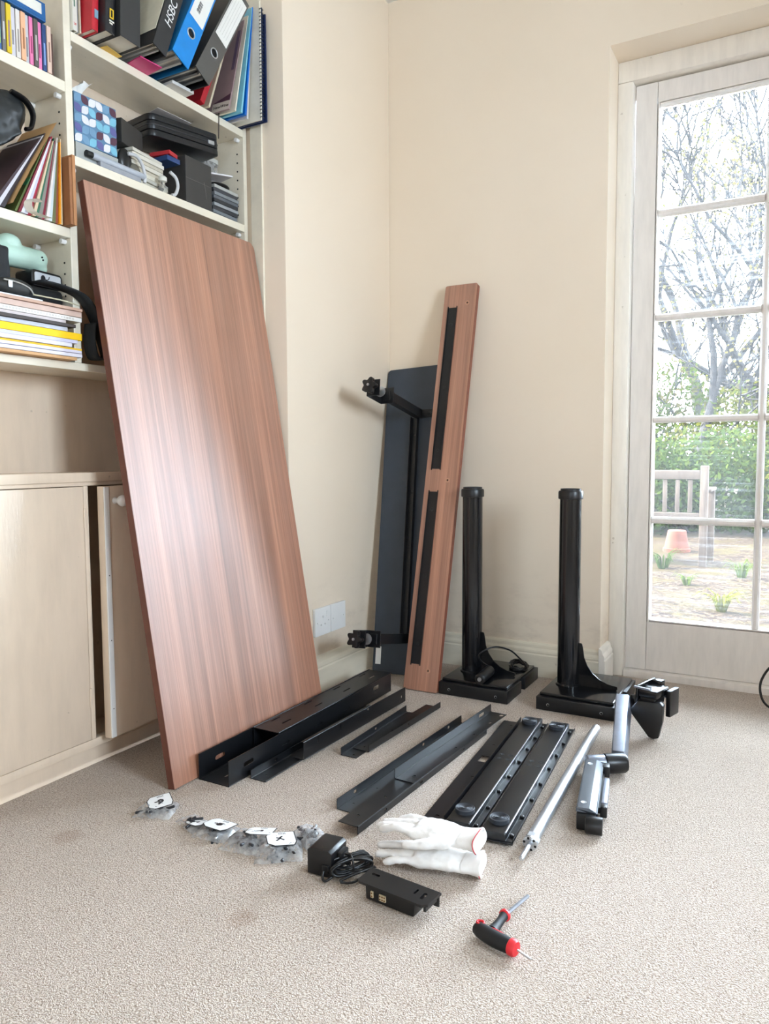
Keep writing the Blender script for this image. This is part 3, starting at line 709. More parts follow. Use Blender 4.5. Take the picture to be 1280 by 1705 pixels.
MB().tube(tie, .0018, 8, closed=True).build('cable_tie', M_PLAST, cw, smooth=60)
Mp = frame(dl*.008+dn*.031+Vector((0, 0, .003)), dl, dn)
MB().bx(0, .020, -.006, .006, .0, .011).xf(Mp).xf(Matrix.Scale(1, 4)).build('plug', M_PLAST, cw, bev=.0015, smooth=30)
MB().bx(.0203, .030, -.0055, .0055, .001, .010).xf(Mp).build('plug_tip', M_WHITEPL, cw, bev=.0006)
# normalise: plug frame normal may point down
for o in cw.children:
    pass
# lead from adapter to bundle
ld = smoothpts([(.592, -1.3300, .016), (.594, -1.336, .009), (.600, -1.338, .005), (.606, -1.330, .008), (.608, -1.322, .012)], 6)
MB().tube([q-Vector((.622, -1.292, 0)) for q in ld], .0022, 8).build('cord_end', M_PLAST, cw, smooth=60)

# ================================================================== HEX KEY
hk = thing('hex_key', 'red and black T-handle hex key nearest the camera', 'hex key', (.91, -1.35, 0))
def hp(mb, name, mat, par=hk, **kw): return mb.xf(Matrix.Translation((-.91, 1.35, 0))).build(name, mat, par, **kw)
M_GRIP = pm((22, 23, 26), .55, spec=.4); M_RED = pm((214, 38, 48), .4)
hl = Vector((.8825, -1.346, .0135)); hr = Vector((.934, -1.3595, .0135))
pts = smoothpts([hl, hl.lerp(hr, .33)+Vector((.001, -.0025, .0005)), hl.lerp(hr, .66)+Vector((.001, -.002, .0003)), hr], 6); k_ = len(pts)
hp(MB().tube([hl-(hr-hl).normalized()*.011]+[hl-(hr-hl).normalized()*.008]+pts, [.0035, .008]+[.0108+.0012*math.sin(math.pi*i/(k_-1)) for i in range(k_)], 20, upv=(0, 0, 1)), 'grip', M_GRIP, smooth=60)
st0 = hl.lerp(hr, .36)+Vector((0, .008, .001)); st1 = Vector((.9035, -1.3015, .0165))
hp(MB().tube([st0, st0.lerp(st1, .4), st0.lerp(st1, .75), st1], [.0095, .0068, .0062, .0072], 18), 'neck', M_GRIP, smooth=60)
dv = (Vector((.9145, -1.219, .0075))-st1).normalized()
hp(MB().lathe(st1, dv, [(.0074, 0), (.0092, .002), (.0092, .005), (.0075, .007), (.004, .009)], 20), 'neck_cap', M_RED, smooth=40)
hp(MB().cyl(st1+dv*.009, Vector((.9145, -1.219, .0075)), .0031, 6), 'long_shaft', metal('tool_steel', (150, 152, 158), .4))
dh = (hr-hl).normalized()
hp(MB().lathe(hr, dh, [(.0108, 0), (.0120, .001), (.0120, .008), (.0100, .0110), (.004, .012)], 24), 'end_cap', M_RED, smooth=40)
hp(MB().cyl(hr+dh*.013, hr+dh*.036+Vector((0, 0, -.003)), .0017, 6), 'short_shaft', M_STEELR)
hp(MB().tube([hl.lerp(hr, t)+Vector((.001, .0030, .0092)) for t in (.28, .45, .62, .80)], [.0015, .0032, .0032, .0015], 12, flat=.7), 'inlay', M_RED, smooth=60)
eye = [hl+Vector((-.001+.0052*math.cos(2*math.pi*k/18), .0045+.0045*math.sin(2*math.pi*k/18), .0088)) for k in range(18)]
hp(MB().tube(eye, .0019, 8, closed=True), 'hanging_eye', M_RED, smooth=60)
hp(MB().cyl(hl+Vector((-.001, .0045, .0072)), hl+Vector((-.001, .0045, .0084)), .0042, 16), 'eye_core', pm((120, 10, 14), .5))

# ================================================================== BLACK CABLE AT THE RIGHT EDGE OF THE FRAME
cbq = smoothpts([(1.30, -.02, .16), (1.262, .0, .145), (1.222, .015, .115), (1.200, .020, .075), (1.196, .015, .045), (1.205, .0, .018), (1.225, -.02, .006), (1.26, -.04, .0045), (1.34, -.06, .0045), (1.45, -.05, .0045)], 8)
cb_ = MB().tube(cbq, .0034, 10).build('looped_cable', M_PLAST, None, smooth=60)
tag(cb_, 'black cable looping up from the carpet in front of the garden door', 'cable')

# ================================================================== WORK GLOVES
from mathutils import noise as mnoise
def remeshed(mb, voxel, name, mat, parent, wob=0.0, freq=60, floor_z=None):
    o = mb.build('tmp_glove', None)
    md = o.modifiers.new('r', 'REMESH'); md.mode = 'VOXEL'; md.voxel_size = voxel
    ms = o.modifiers.new('s', 'SMOOTH'); ms.iterations = 4; ms.factor = .5
    dg = bpy.context.evaluated_depsgraph_get(); dg.update()
    me = bpy.data.meshes.new_from_object(o.evaluated_get(dg))
    bpy.data.objects.remove(o)
    for v in me.vertices:
        p = v.co
        if wob:
            n1 = mnoise.noise(p*freq); n2 = mnoise.noise(p*freq*2.7+Vector((5, 1, 2)))
            v.co = p + v.normal*(wob*(n1+.5*n2))
        if floor_z is not None and v.co.z < floor_z: v.co.z = floor_z
    me.polygons.foreach_set('use_smooth', [True]*len(me.polygons))
    me.materials.clear(); me.materials.append(mat); me.name = name
    q = bpy.data.objects.new(name, me); COL.objects.link(q)
    if parent: q.parent = parent
    return q
nG = NT('white_knit_glove'); cG = nG.coords()
nG.set(color=nG.ramp(nG.noise(cG, 50, 3), [(.3, lin((232, 226, 220))), (.7, lin((246, 243, 240)))]), rough=.85, spec=.2)
nG.b.inputs['Sheen Weight'].default_value = .3; nG.bump(nG.noise(nG.coords((1, 1, 1)), 700, 2), .35, .0006); M_GLOVE = nG.m
M_SEAM = pm((205, 60, 72), .7)
def glove(label, wrist, tip, z, mirror, seed, lift=0.0):
    """local x: wrist -> finger tips, y: across, z: up"""
    rg = random.Random(seed)
    w_ = Vector(wrist); d = (Vector(tip)-w_); d.z = 0; ang = math.degrees(math.atan2(d.y, d.x))
    t = thing('work_glove', label, 'glove', (w_.x, w_.y, 0), ang, 'pair of white work gloves')
    s = mirror
    m = MB()
    m.tube(smoothpts([(-.004, 0, z), (.02, 0, z+.001), (.045, 0, z+.003), (.070, 0, z+.002), (.088, 0, z)], 4), [.030]*5+[.0335]*4+[.036]*4+[.0365]*2+[.034, .030], 22, flat=.42, upv=(0, 0, 1))
    fl = [(.0285, .135, .0075), (.010, .155, .0085), (-.0095, .160, .0088), (-.0275, .146, .0085)]
    for y, ex, r in fl:
        y *= s; dz = rg.uniform(-.003, .006)+lift; dy = rg.uniform(-.006, .006)
        m.tube(smoothpts([(.070, y*.92, z+.001), (.095, y, z+.004+dz*.4), (.118, y*1.06+dy*.5, z+.003+dz), (ex, y*1.12+dy, z-.002+dz*.6)], 4), [r*1.08]*4+[r]*4+[r*.95]*4+[r*.8], 14, flat=.85, upv=(0, 0, 1))
        m.ell((ex, y*1.12+dy, z-.002+dz*.6), r*.85, r*.8, r*.7, 12, 8)
    m.tube(smoothpts([(.022, -.024*s, z), (.042, -.040*s, z+.002), (.066, -.050*s, z), (.088, -.054*s, z-.002)], 4), [.013]*4+[.011]*4+[.0095]*4+[.008], 14, flat=.85, upv=(0, 0, 1))
    m.ell((.088, -.054*s, z-.002), .009, .0085, .007, 12, 8)
    b = remeshed(m, .0026, 'hand', M_GLOVE, t, .0016, 55, .0012)
    # open cuff with rolled rim
    n = 32; rings = []
    for x, sy, sz in ((.004, .030, .0125), (-.008, .030, .0135), (-.020, .031, .016), (-.026, .0325, .0185), (-.0285, .0325, .0188), (-.0285, .0300, .0162), (-.022, .0285, .0145), (-.004, .026, .010)):
        rings.append([Vector((x+.002*math.sin(3*2*math.pi*k/n), sy*math.cos(2*math.pi*k/n), max(.0013, z+.001+sz*math.sin(2*math.pi*k/n)))) for k in range(n)])
    vs = [p for g in rings for p in g]; fs = [(i*n+k, i*n+(k+1) % n, (i+1)*n+(k+1) % n, (i+1)*n+k) for i in range(len(rings)-1) for k in range(n)]
    MB().add(vs, fs).build('cuff', M_GLOVE, t, smooth=70)
    seam = [p+Vector((.0004, 0, .0)) for p in rings[3]][18:33] if s > 0 else rings[3][26:]+rings[3][:10]
    MB().tube([p*1 for p in seam], .0009, 6).build('seam', M_SEAM, t, smooth=60)
    MB().tube([(.155, .030*s, .002), (.164, .034*s, .0016), (.170, .033*s, .0015)], .0007, 6).build('loose_thread', M_GLOVE, t)
    return t
g1 = glove('lower of the two white knit work gloves, lying on the carpet', (.796, -1.192, 0), (.655, -1.222, 0), .0185, 1, 3)
g2 = glove('upper white knit work glove with open cuff, on top of the other', (.788, -1.180, 0), (.650, -1.188, 0), .0185, -1, 8, .002)
g2.location.z = .0355; g2.rotation_euler.x = R(0); g2.rotation_euler.y = R(2)

# ================================================================== PLASTIC BAGS OF SCREWS
M_CARD = pm((240, 240, 240), .55, var=.02); M_INK = pm((28, 26, 28), .6); M_BOLT = powder('black_oxide_bolt', (40, 42, 48), .3, .05)
M_DKBITS = pm((52, 54, 60), .4)
def bolt_mesh(L):
    return MB().lathe((0, 0, 0), (1, 0, 0), [(.0042, 0), (.0046, .001), (.0046, .004), (.0022, .0045), (.0022, L), (.0012, L+.001)], 10)
BOLTS = [bolt_mesh(.016), bolt_mesh(.024)]
BME = []
for q in BOLTS:
    o = q.build('tmp_bolt', M_BOLT, smooth=40); BME.append(o.data); bpy.data.objects.remove(o)
o = BOLTS[0].build('tmp_bolt', M_STEEL, smooth=40); BME.append(o.data); bpy.data.objects.remove(o)
def bag(label, c, rz, sx, sy, h, card, bolts, seed, icon='screw', zip_side=1):
    rg = random.Random(seed)
    t = thing('screw_bag', label, 'plastic bag', (c[0], c[1], 0), rz, 'clear plastic bags of screws on the carpet')
    h *= 1.35; nx, ny = 18, 14; V = []; Fc = []
    for i in range(nx+1):
        for j in range(ny+1):
            a = i/nx*2-1; b = j/ny*2-1
            dome = max(0, 1-abs(a)**2.6)*max(0, 1-abs(b)**2.6)
            n1 = mnoise.noise(Vector((a*2.2+seed, b*2.2, 0)))+.6*abs(mnoise.noise(Vector((a*5+seed, b*5, 3))))
            x = a*sx/2*(1+.08*mnoise.noise(Vector((b*2, seed, 1)))); y = b*sy/2*(1+.10*mnoise.noise(Vector((a*2, seed, 7))))
            V.append((x, y, max(.0018, .002+h*dome**.6*(1+.45*n1))+(.004*abs(n1) if dome < .1 else 0)))
    for i in range(nx):
        for j in range(ny):
            q = i*(ny+1)+j; Fc.append((q, q+1, q+ny+2, q+ny+1))
    MB().add(V, Fc).build('film', M_FILM, t, smooth=50)
    for k in range(int(bolts*1.6)):
        me = BME[0 if rg.random() < .55 else (1 if rg.random() < .7 else 2)]
        b = bpy.data.objects.new('bolt', me); COL.objects.link(b); b.parent = t
        b.location = (max(-sx*.2, min(sx*.2, rg.gauss(0, sx*.13)+card[5])), max(-sy*.2, min(sy*.2, rg.gauss(0, sy*.13)+card[6])), .006+rg.random()*h*.35); b.rotation_euler = (rg.random()*6, rg.uniform(-.5, .5), rg.random()*6.28); b.scale = (1.1, 1.3, 1.3)
    if card[0]:
        x, y, cwd, ch, ca = card[:5]; cwd *= 1.28; ch *= 1.28
        Mk = Matrix.Translation((x, y, h*1.12+.003)) @ Matrix.Rotation(R(ca), 4, 'Z') @ Matrix.Rotation(R(rg.uniform(-8, 8)), 4, 'X') @ Matrix.Rotation(R(rg.uniform(-8, 8)), 4, 'Y')
        out = [(-cwd/2, -ch/2*.6), (-cwd/2*.55, -ch/2), (cwd/2*.8, -ch/2), (cwd/2, -ch/2*.5), (cwd/2, ch/2), (-cwd/2*.7, ch/2), (-cwd/2, ch/2*.5)]
        MB().plate((0, 0, 0), (1, 0, 0), (0, 1, 0), [(u*1.07, v*1.08) for u, v in out], [], .0003).xf(Mk).build('card_border', M_INK, t)
        kd = MB().plate((0, 0, .0005), (1, 0, 0), (0, 1, 0), out, [], .0003).xf(Mk).build('label_card', M_CARD, t)
        if icon == 'screw': ic = [(-.006, -.0035), (.002, -.001), (.003, -.003), (.0065, -.0022), (.0065, .003), (.0025, .0032), (.002, .0012), (-.006, -.0012)]
        elif icon == 'cross': ic = [(-.006, -.004), (-.004, -.005), (.0, -.001), (.004, -.004), (.005, -.0025), (.001, .0008), (.004, .005), (.002, .0055), (-.001, .002), (-.004, .003), (-.0045, .0015), (-.0015, -.0003)]
        else: ic = [(-.0055, .001), (-.0055, -.001), (-.001, -.001), (-.001, -.0035), (.003, -.0045), (.006, -.002), (.006, .002), (.003, .0045), (-.001, .0035), (-.001, .001)]
        sc_ = min(cwd, ch)/.022
        MB().plate((0, 0, .0008), (1, 0, 0), (0, 1, 0), [(u*sc_*.8-.002, v*sc_*.8) for u, v in ic], [], .0002).xf(Mk).build('printed_icon', M_INK, kd)
        for i in range(5):
            MB().bx(-.003+i*.0028, -.0015+i*.0028, ch/2*.62, ch/2*.86, .0008, .0009).xf(Mk).build('printed_mark', pm((120, 120, 124), .6), kd)
    return t
bag('small clear bag with white label card nearest the foot of the desktop', (.158, -1.287), 22, .078, .066, .011, (.004, .006, .036, .034, 35, -.002, -.008), 9, 11, 'peg')
bag('flat clear bag with small white tag, left of the round-bolt bag', (.262, -1.292), -18, .075, .045, .004, (.010, .002, .032, .026, 8, 0, 0), 2, 12, 'screw')
bag('clear bag with white card showing a round-headed bolt', (.325, -1.297), 8, .075, .062, .009, (.002, .006, .042, .034, -8, .004, -.006), 10, 13, 'bolt')
bag('clear bag with black plastic parts and a folded card', (.402, -1.297), 10, .082, .080, .012, (.018, .014, .040, .026, 8, .010, -.006), 8, 14, 'screw')
bag('large crumpled bag with white card showing crossed screws', (.468, -1.290), 35, .085, .090, .012, (.004, .004, .040, .034, 10, .0, -.014), 12, 15, 'cross')
bag('full bag of grey hardware without a card next to the adapter', (.497, -1.232), -25, .080, .050, .014, (0, 0, 0, 0, 0, 0, 0), 16, 16)
bx_ = [o for o in COL.objects if o.get('label', '').startswith('clear bag with black plastic parts')][0]
MB().prism([(-.034, -.012, .004), (-.012, -.016, .004), (-.016, .010, .004), (-.030, .014, .004)], (0, 0, .010)).build('corner_bracket', M_PLAST, bx_, bev=.001)
MB().bx(.0, .034, -.020, -.004, .003, .012).build('cable_holder', M_PLAST, bx_, bev=.002)

# ================================================================== THINGS ON THE SHELVES
M_PAGE = pm((226, 220, 205), .8); M_PAGEG = pm((190, 186, 180), .8); M_CARDB = pm((176, 122, 78), .75); M_KRAFT = pm((214, 170, 116), .75)
def lean_frame(xf, y, z, lean, yaw=0):
    th = R(lean); ew = Vector((0, math.cos(th), -math.sin(th))); ev = Vector((0, math.sin(th), math.cos(th)))
    Q = Matrix.Rotation(R(yaw), 3, 'Z'); return frame((xf, y, z), Q @ ew, Q @ ev)
# local frame of everything below: x -t..0 (left..right), y 0..h up, z -d..0 (back..front)
def txt(s, size, mat, parent, M, name='lettering', shear=0, ext=.0002, align='LEFT'):
    c = bpy.data.curves.new('tmp_txt', 'FONT'); c.body = s; c.size = size; c.shear = shear; c.extrude = ext; c.align_x = align
    o = bpy.data.objects.new('tmp_txt', c); COL.objects.link(o)
    dg = bpy.context.evaluated_depsgraph_get(); dg.update()
    me = bpy.data.meshes.new_from_object(o.evaluated_get(dg)); bpy.data.objects.remove(o); bpy.data.curves.remove(c)
    me.transform(M); me.materials.clear(); me.materials.append(mat); me.name = name
    q = bpy.data.objects.new(name, me); COL.objects.link(q); q.parent = parent; return q
def hard_book(name, label, cat, xf, y, z, t, h, d, lean, cover, yaw=0, group=None, pages=None, round_sp=.0):
    b = thing(name, label, cat, M=lean_frame(xf, y, z, lean, yaw), group=group)
    c = .0025
    m = MB().bx(-t, -t+c, 0, h, -d, -.001).bx(-c, 0, 0, h, -d, -.001)
    if round_sp:
        m.prism([(-t+t*(.5-.5*math.cos(math.pi*k/8)), 0, -.001+round_sp*math.sin(math.pi*k/8)) for k in range(9)], (0, h, 0))
    else: m.bx(-t, 0, 0, h, -.0015, 0)
    m.build('cover', cover, b, bev=.0006)
    MB().bx(-t+c, -c, .004, h-.004, -d+.004, -.0025).build('pages', pages or M_PAGE, b)
    return b
def slab(name, label, cat, xf, y, z, t, h, d, lean, mat, yaw=0, group=None, top=None):
    q = t if top is None else min(t, top)
    o = MB().hexa([Vector(p) for p in ((-t, 0, -d), (0, 0, -d), (0, 0, 0), (-t, 0, 0))], [Vector(p) for p in ((-t, h, -d), (q-t, h, -d), (q-t, h, 0), (-t, h, 0))]).build(name, mat, None, bev=min(.0006, t*.2)); o.matrix_world = lean_frame(xf, y, z, lean, yaw)
    return tag(o, label, cat, group)

# ---- right bay, upper shelf --------------------------------------------------------------------
Z1 = 1.6385
b = hard_book('paperback', 'slim white paperback at the left end of the file shelf', 'book', -.122, -1.1845, Z1, .0115, .215, .13, 0, pm((226, 224, 212), .5))
for k, s_ in enumerate(('28',)): txt(s_, .007, pm((210, 60, 60), .6), b, Matrix.Translation((-.010, .012, .0003)))
MB().bx(-.008, -.0045, .05, .16, .0001, .0004).build('printed_title', pm((110, 140, 120), .6), b)
slab('leaflet', 'thin grey leaflet beside the white paperback', 'leaflet', -.124, -1.1808, Z1, .003, .20, .12, 0, pm((150, 152, 155), .6))
slab('leaflet', 'thin beige leaflet pressed against the red hardback', 'leaflet', -.120, -1.1765, Z1, .0035, .20, .12, 0, pm((206, 192, 168), .6))
b = hard_book('hardback_book', 'red hardback book with a small picture on its spine', 'book', -.088, -1.1585, Z1+.0015, .0165, .24, .17, 3, pm((196, 40, 52), .45), round_sp=.003)
MB().bx(-.0125, -.0035, .026, .044, .0019, .0034).build('spine_picture', pm((130, 165, 185), .5), b)
b = hard_book('hardback_book', 'thick black hardback with a yellow rectangle on its spine', 'book', -.068, -1.131, Z1+.0015, .026, .24, .19, 3, pm((30, 30, 33), .4), round_sp=.004)
M_YEL = pm((232, 190, 40), .5)
m = MB()
for q in ((-.018, -.0075, .030, .0325), (-.018, -.0075, .048, .0505), (-.018, -.0155, .0325, .048), (-.010, -.0075, .0325, .048)): m.bx(q[0], q[1], q[2], q[3], .0038, .0046)
m.build('emblem', M_YEL, b)
for k in range(2): MB().bx(-.019+.001*k, -.006-.004*k, .0225-.005*k, .0255-.005*k, .0036, .0046).build('printed_line', pm((225, 220, 205), .6), b)
for k in range(9): MB().bx(-.022, -.005+rnd.uniform(-.004, .001), .088+.006*k, .092+.006*k, .0030, .0046).build('printed_band', pm((190, 80+6*k, 40), .6), b)
# big black ring binder standing square
b = hard_book('ring_binder', 'wide black ring binder standing upright next to the black hardback', 'binder', -.056, -1.070, Z1+.002, .056, .315, .20, 2, pm((48, 48, 48), .5))
slab('yellow_envelope', 'yellow envelope lying under the wide black ring binder', 'envelope', -.118, -1.066, Z1-.0003, .05, .0012, .09, 0, pm((226, 184, 82), .6), 8)
def lever_file(name, label, xf, y, t, lean, spine, side, hole, lab, papers=M_PAGEG, yaw=0, h=.315, d=.205):
    b = thing(name, label, 'binder', M=lean_frame(xf, y, Z1+.002, lean, yaw), group='lever arch files on the upper shelf')
    c = .0025
    MB().plate((-t, 0, 0), (1, 0, 0), (0, 1, 0), [(0, 0), (t, 0), (t, h), (0, h)], [slot(t/2, .085, .021, .021, 6)] if hole else [], .0022).build('spine', spine, b)
    MB().bx(-t, -t+c, 0, h, -d, -.0023).build('cover', side, b, bev=.0005); MB().bx(-c, 0, 0, h, -d, -.0023).build('cover', side, b, bev=.0005)
    n = 7
    for k in range(n):
        x0 = -t+c+.001+(t-2*c-.012)*k/n; MB().bx(x0, x0+(t-2*c-.012)/n*.93, .006+.004*(k % 3), h-.02, -d+.01, -.012-.003*(k % 2)).build('papers', [papers, M_PAGE, papers][k % 3], b)
    if hole:
        ring = [Vector((-t/2+.0115*math.cos(2*math.pi*k/24), .085+.0115*math.sin(2*math.pi*k/24), .0004)) for k in range(24)]
        MB().tube(ring, .0016, 8, closed=True).build('finger_ring', M_STEEL, b, smooth=60)
        MB().bx(-t+.004, -.004, .07, .10, -.0045, -.0035).build('hole_back', M_HOLE, b)
    if lab:
        l = MB().bx(-t+.005, -.004, lab[0], lab[1], .0002, .0007).build('spine_label', pm((232, 230, 224), .6, var=.02), b)
        return b, l
    return b, None
b, _ = lever_file('lever_arch_file', 'black file with white lettering leaning beside the blue file', -.034, -1.013, .042, 21, pm((38, 39, 41), .45), pm((44, 44, 46), .5), False, None)
txt('HSBC', .030, pm((230, 230, 228), .5), b, Matrix.Translation((-.010, .070, .0004)) @ Matrix.Rotation(R(90), 4, 'Z'), shear=.15)
MB().prism([(-.0432, .034, -.105), (-.0432, .040, -.004), (-.0432, .31, -.004), (-.0432, .31, -.105)], (-.0008, 0, 0)).build('cream_card', pm((228, 220, 196), .6), b)
b, l = lever_file('lever_arch_file', 'bright blue lever arch file with a barcode label on its spine', -.030, -.945, .056, 26, pm((0, 128, 205), .4), pm((20, 110, 165), .45), True, (.125, .30))
for k in range(12): MB().bx(-.038+rnd.uniform(0, .001), -.026, .150+.0026*k, .1508+.0026*k+.0006*(k % 3), .0008, .0010).build('barcode_bar', pm((70, 70, 72), .6), l)
MB().bx(-.036, -.034, .150, .182, .0008, .0010).build('barcode_text', pm((150, 140, 135), .6), l)
b, l = lever_file('lever_arch_file', 'dark grey lever arch file with a ruled white label on its spine', -.040, -.862, .054, 31, pm((86, 84, 80), .5), pm((40, 40, 42), .5), True, (.135, .30), pm((120, 118, 116), .7))
for k in range(5): MB().bx(-.047+.008*k, -.0465+.008*k, .15, .285, .0008, .0010).build('ruled_line', pm((190, 186, 178), .6), l)
slab('plastic_wallet', 'pink plastic wallet squashed under the blue lever arch file', 'folder', -.075, -.985, Z1-.001, .06, .003, .10, 2, pm((205, 60, 120), .4), -8)
slab('loose_papers', 'loose white papers under the grey lever arch file', 'papers', -.100, -.852, Z1-.001, .07, .008, .12, 0, pm((214, 212, 208), .7), -4)
slab('red_folder', 'red folder standing behind the grey lever arch file', 'folder', -.126, -.786, Z1+.006, .016, .125, .13, 24, pm((186, 32, 46), .5))
slab('magazine', 'cream magazine edge between red folder and purple magazine', 'magazine', -.120, -.770, Z1+.003, .006, .20, .13, 21, pm((214, 200, 172), .6))
mg = slab('magazine', 'purple-grey church magazine with its title at the bottom of the cover', 'magazine', -.082, -.736, Z1+.002, .005, .27, .18, 15.5, pm((150, 126, 128), .45), 0, None, .002)
MB().bx(-.0054, -.005, .0, .026, -.06, -.0005).build('cover_band', pm((206, 196, 186), .5), mg)
MB().prism([(-.0056, .027, -.06), (-.0056, .027, -.002), (-.0056, .046, -.002)], (.0004, 0, 0)).build('cover_wedge', pm((78, 48, 66), .5), mg)
MB().bx(-.0054, -.005, .12, .24, -.016, -.006).build('cover_stripe', pm((104, 84, 110), .5), mg)
txt('NewWine', .0125, M_INK, mg, Matrix(((0, 0, -1, -.0056), (0, 1, 0, .009), (1, 0, 0, -.056), (0, 0, 0, 1))))
slab('magazine', 'cream stapled booklet behind the purple-grey magazine', 'magazine', -.074, -.720, Z1+.0018, .005, .28, .18, 12.9, pm((224, 216, 198), .6), 0, None, .002)
slab('plastic_folder', 'pale turquoise plastic folder leaning before the blue folder', 'folder', -.066, -.703, Z1+.002, .0065, .30, .185, 10.4, pm((130, 196, 214), .35), 0, None, .002)
slab('plastic_folder', 'royal blue plastic folder leaning near the spiral notebook', 'folder', -.066, -.686, Z1+.002, .008, .30, .185, 7.9, pm((0, 104, 196), .35), 0, None, .003)
slab('loose_papers', 'white papers between the royal blue folder and the spiral notebook', 'papers', -.075, -.668, Z1+.001, .006, .24, .17, 4.5, pm((222, 216, 210), .7))
nb = thing('spiral_notebook', 'spiral-bound notebook with dark blue cover at the right end of the shelf', 'notebook', M=lean_frame(-.046, -.6385, Z1+.0005, .5))
MB().bx(-.0035, 0, 0, .30, -.20, 0).build('cover', pm((24, 40, 78), .35), nb, bev=.0004); MB().bx(-.009, -.0037, .002, .298, -.199, -.002).build('pages', M_PAGE, nb)
for k in range(30):
    c = Vector((-.006, .008+.0098*k, .0005)); ring = [c+Vector((.0062*math.cos(a*math.pi/5), 0, .0045*math.sin(a*math.pi/5))) for a in range(10)]
    MB().tube(ring, .0011, 5, closed=True).build('wire_loop', M_PLAST, nb)
sl_ = slab('dark_folder', 'dark navy patterned folder sticking out past the shelf end', 'folder', -.040, -.6275, Z1+.0003, .0045, .285, .20, 0, pm((30, 44, 82), .3))
rb = MB().bx(-.0008, 0, -.062, .03, -.003, 0).build('bookmark_ribbon', pm((84, 76, 72), .7), None); rb.matrix_world = lean_frame(-.1255, -.728, Z1, 3); tag(rb, 'dark ribbon hanging from the upper shelf edge below the magazine', 'ribbon')
rb.location.x = -.1255

# ---- right bay, lower shelf --------------------------------------------------------------------
Z2 = 1.3775
slab('plastic_tray', 'shallow translucent grey box under the tissue box', 'box', -.146, -1.062, Z2, .118, .040, .115, 0, pm((170, 172, 168), .3))
tbx = thing('tissue_box', 'patterned blue and purple tissue box on the lower shelf', 'tissue box', (-.1475, -1.122, Z2+.0415), -3)
nT = NT('petal_print_card'); tc = nT.node('TexCoord')
nT.set(color=lin((92, 130, 160)), rough=.45); M_TISB = nT.m
MB().bx(-.11, 0, -.056, .056, 0, .108).build('box', M_TISB, tbx, bev=.001)
TC = [pm(c, .5) for c in ((222, 220, 222), (122, 184, 205), (96, 96, 150), (84, 48, 66), (222, 220, 222), (112, 150, 180))]
def petal(m, y, z, s, fl):
    pts = [(-s, -s), (0, -s)]+[(s*math.sin(R(a)), -s*math.cos(R(a))) for a in (30, 60, 90)]+[(s, s), (0, s)]+[(-s*math.sin(R(a)), s*math.cos(R(a))) for a in (30, 60, 90)]
    if fl: pts = [(-a, b) for a, b in pts][::-1]
    m.prism([(.0003, y+a, z+b) for a, b in pts], (.0003, 0, 0))
rt_ = random.Random(5)
for i in range(6):
    for j in range(5):
        y = -.056+.0093+.0187*i; z = .011+.0215*j
        m = MB(); petal(m, y, z, .0090, (i+j) % 2); m.build('printed_petal', TC[rt_.randrange(6)], tbx)
V = []; Fc = []
for i in range(7):
    for j in range(5):
        a = i/6; bq = j/4-.5
        V.append((-.05+.008*math.sin(5*a+bq*4), -.022+.040*a*a+bq*.046*(1-.5*a), .1085+.062*a-.012*abs(bq)+.004*math.sin(9*bq+3*a)))
for i in range(6):
    for j in range(4): q = i*5+j; Fc.append((q, q+1, q+6, q+5))
MB().add(V, Fc).build('tissue', pm((244, 242, 238), .8), tbx, smooth=80)
tu = thing('grey_tube', 'slim silver-grey tube lying along the front of the lower shelf', 'tube', (-.139, -1.065, Z2))
MB().cyl((0, -.078, .0195), (0, .076, .0195), .0075, 18).build('barrel', pm((176, 180, 188), .35), tu, smooth=40)
MB().cyl((0, -.094, .0195), (0, -.0782, .0195), .007, 18).build('black_end', M_PLAST, tu, smooth=40)
MB().bx(-.006, .006, -.06, .06, .0005, .0118).build('cradle', pm((150, 152, 158), .4), tu, bev=.001)
# notebooks piled flat
G_NB = 'small cream notebooks stacked flat'
zz_ = Z2+.0005; nbcol = [(214, 208, 192), (204, 198, 182), (196, 192, 182), (222, 216, 198), (206, 196, 176), (214, 208, 194), (198, 190, 172), (220, 214, 200), (208, 202, 188)]
pos_w = ['lowest', 'second from the bottom', 'third from the bottom', 'fourth from the bottom', 'middle', 'fourth from the top', 'third from the top', 'second from the top', 'topmost']
for k, c in enumerate(nbcol):
    th = .0105 if k % 2 else .009
    o = MB().bx(-.075, 0, -.062, .05, 0, th*.93).build('notebook', pm(c, .7), None, bev=.0012, seg=2); o.location = (-.158+rnd.uniform(-.004, .002), -.952+rnd.uniform(-.004, .004), zz_); o.rotation_euler = (0, 0, R(6+rnd.uniform(-3, 3)))
    tag(o, '%s of the cream notebooks stacked flat on the lower shelf' % pos_w[k], 'notebook', G_NB); zz_ += th
bb = MB().bx(-.06, 0, -.048, .045, 0, .056).build('black_box', pm((52, 50, 48), .5), None, bev=.001); bb.location = (-.168, -.995, zz_+.001); bb.rotation_euler = (0, 0, R(16)); tag(bb, 'black card box lying on top of the cream notebooks', 'box')
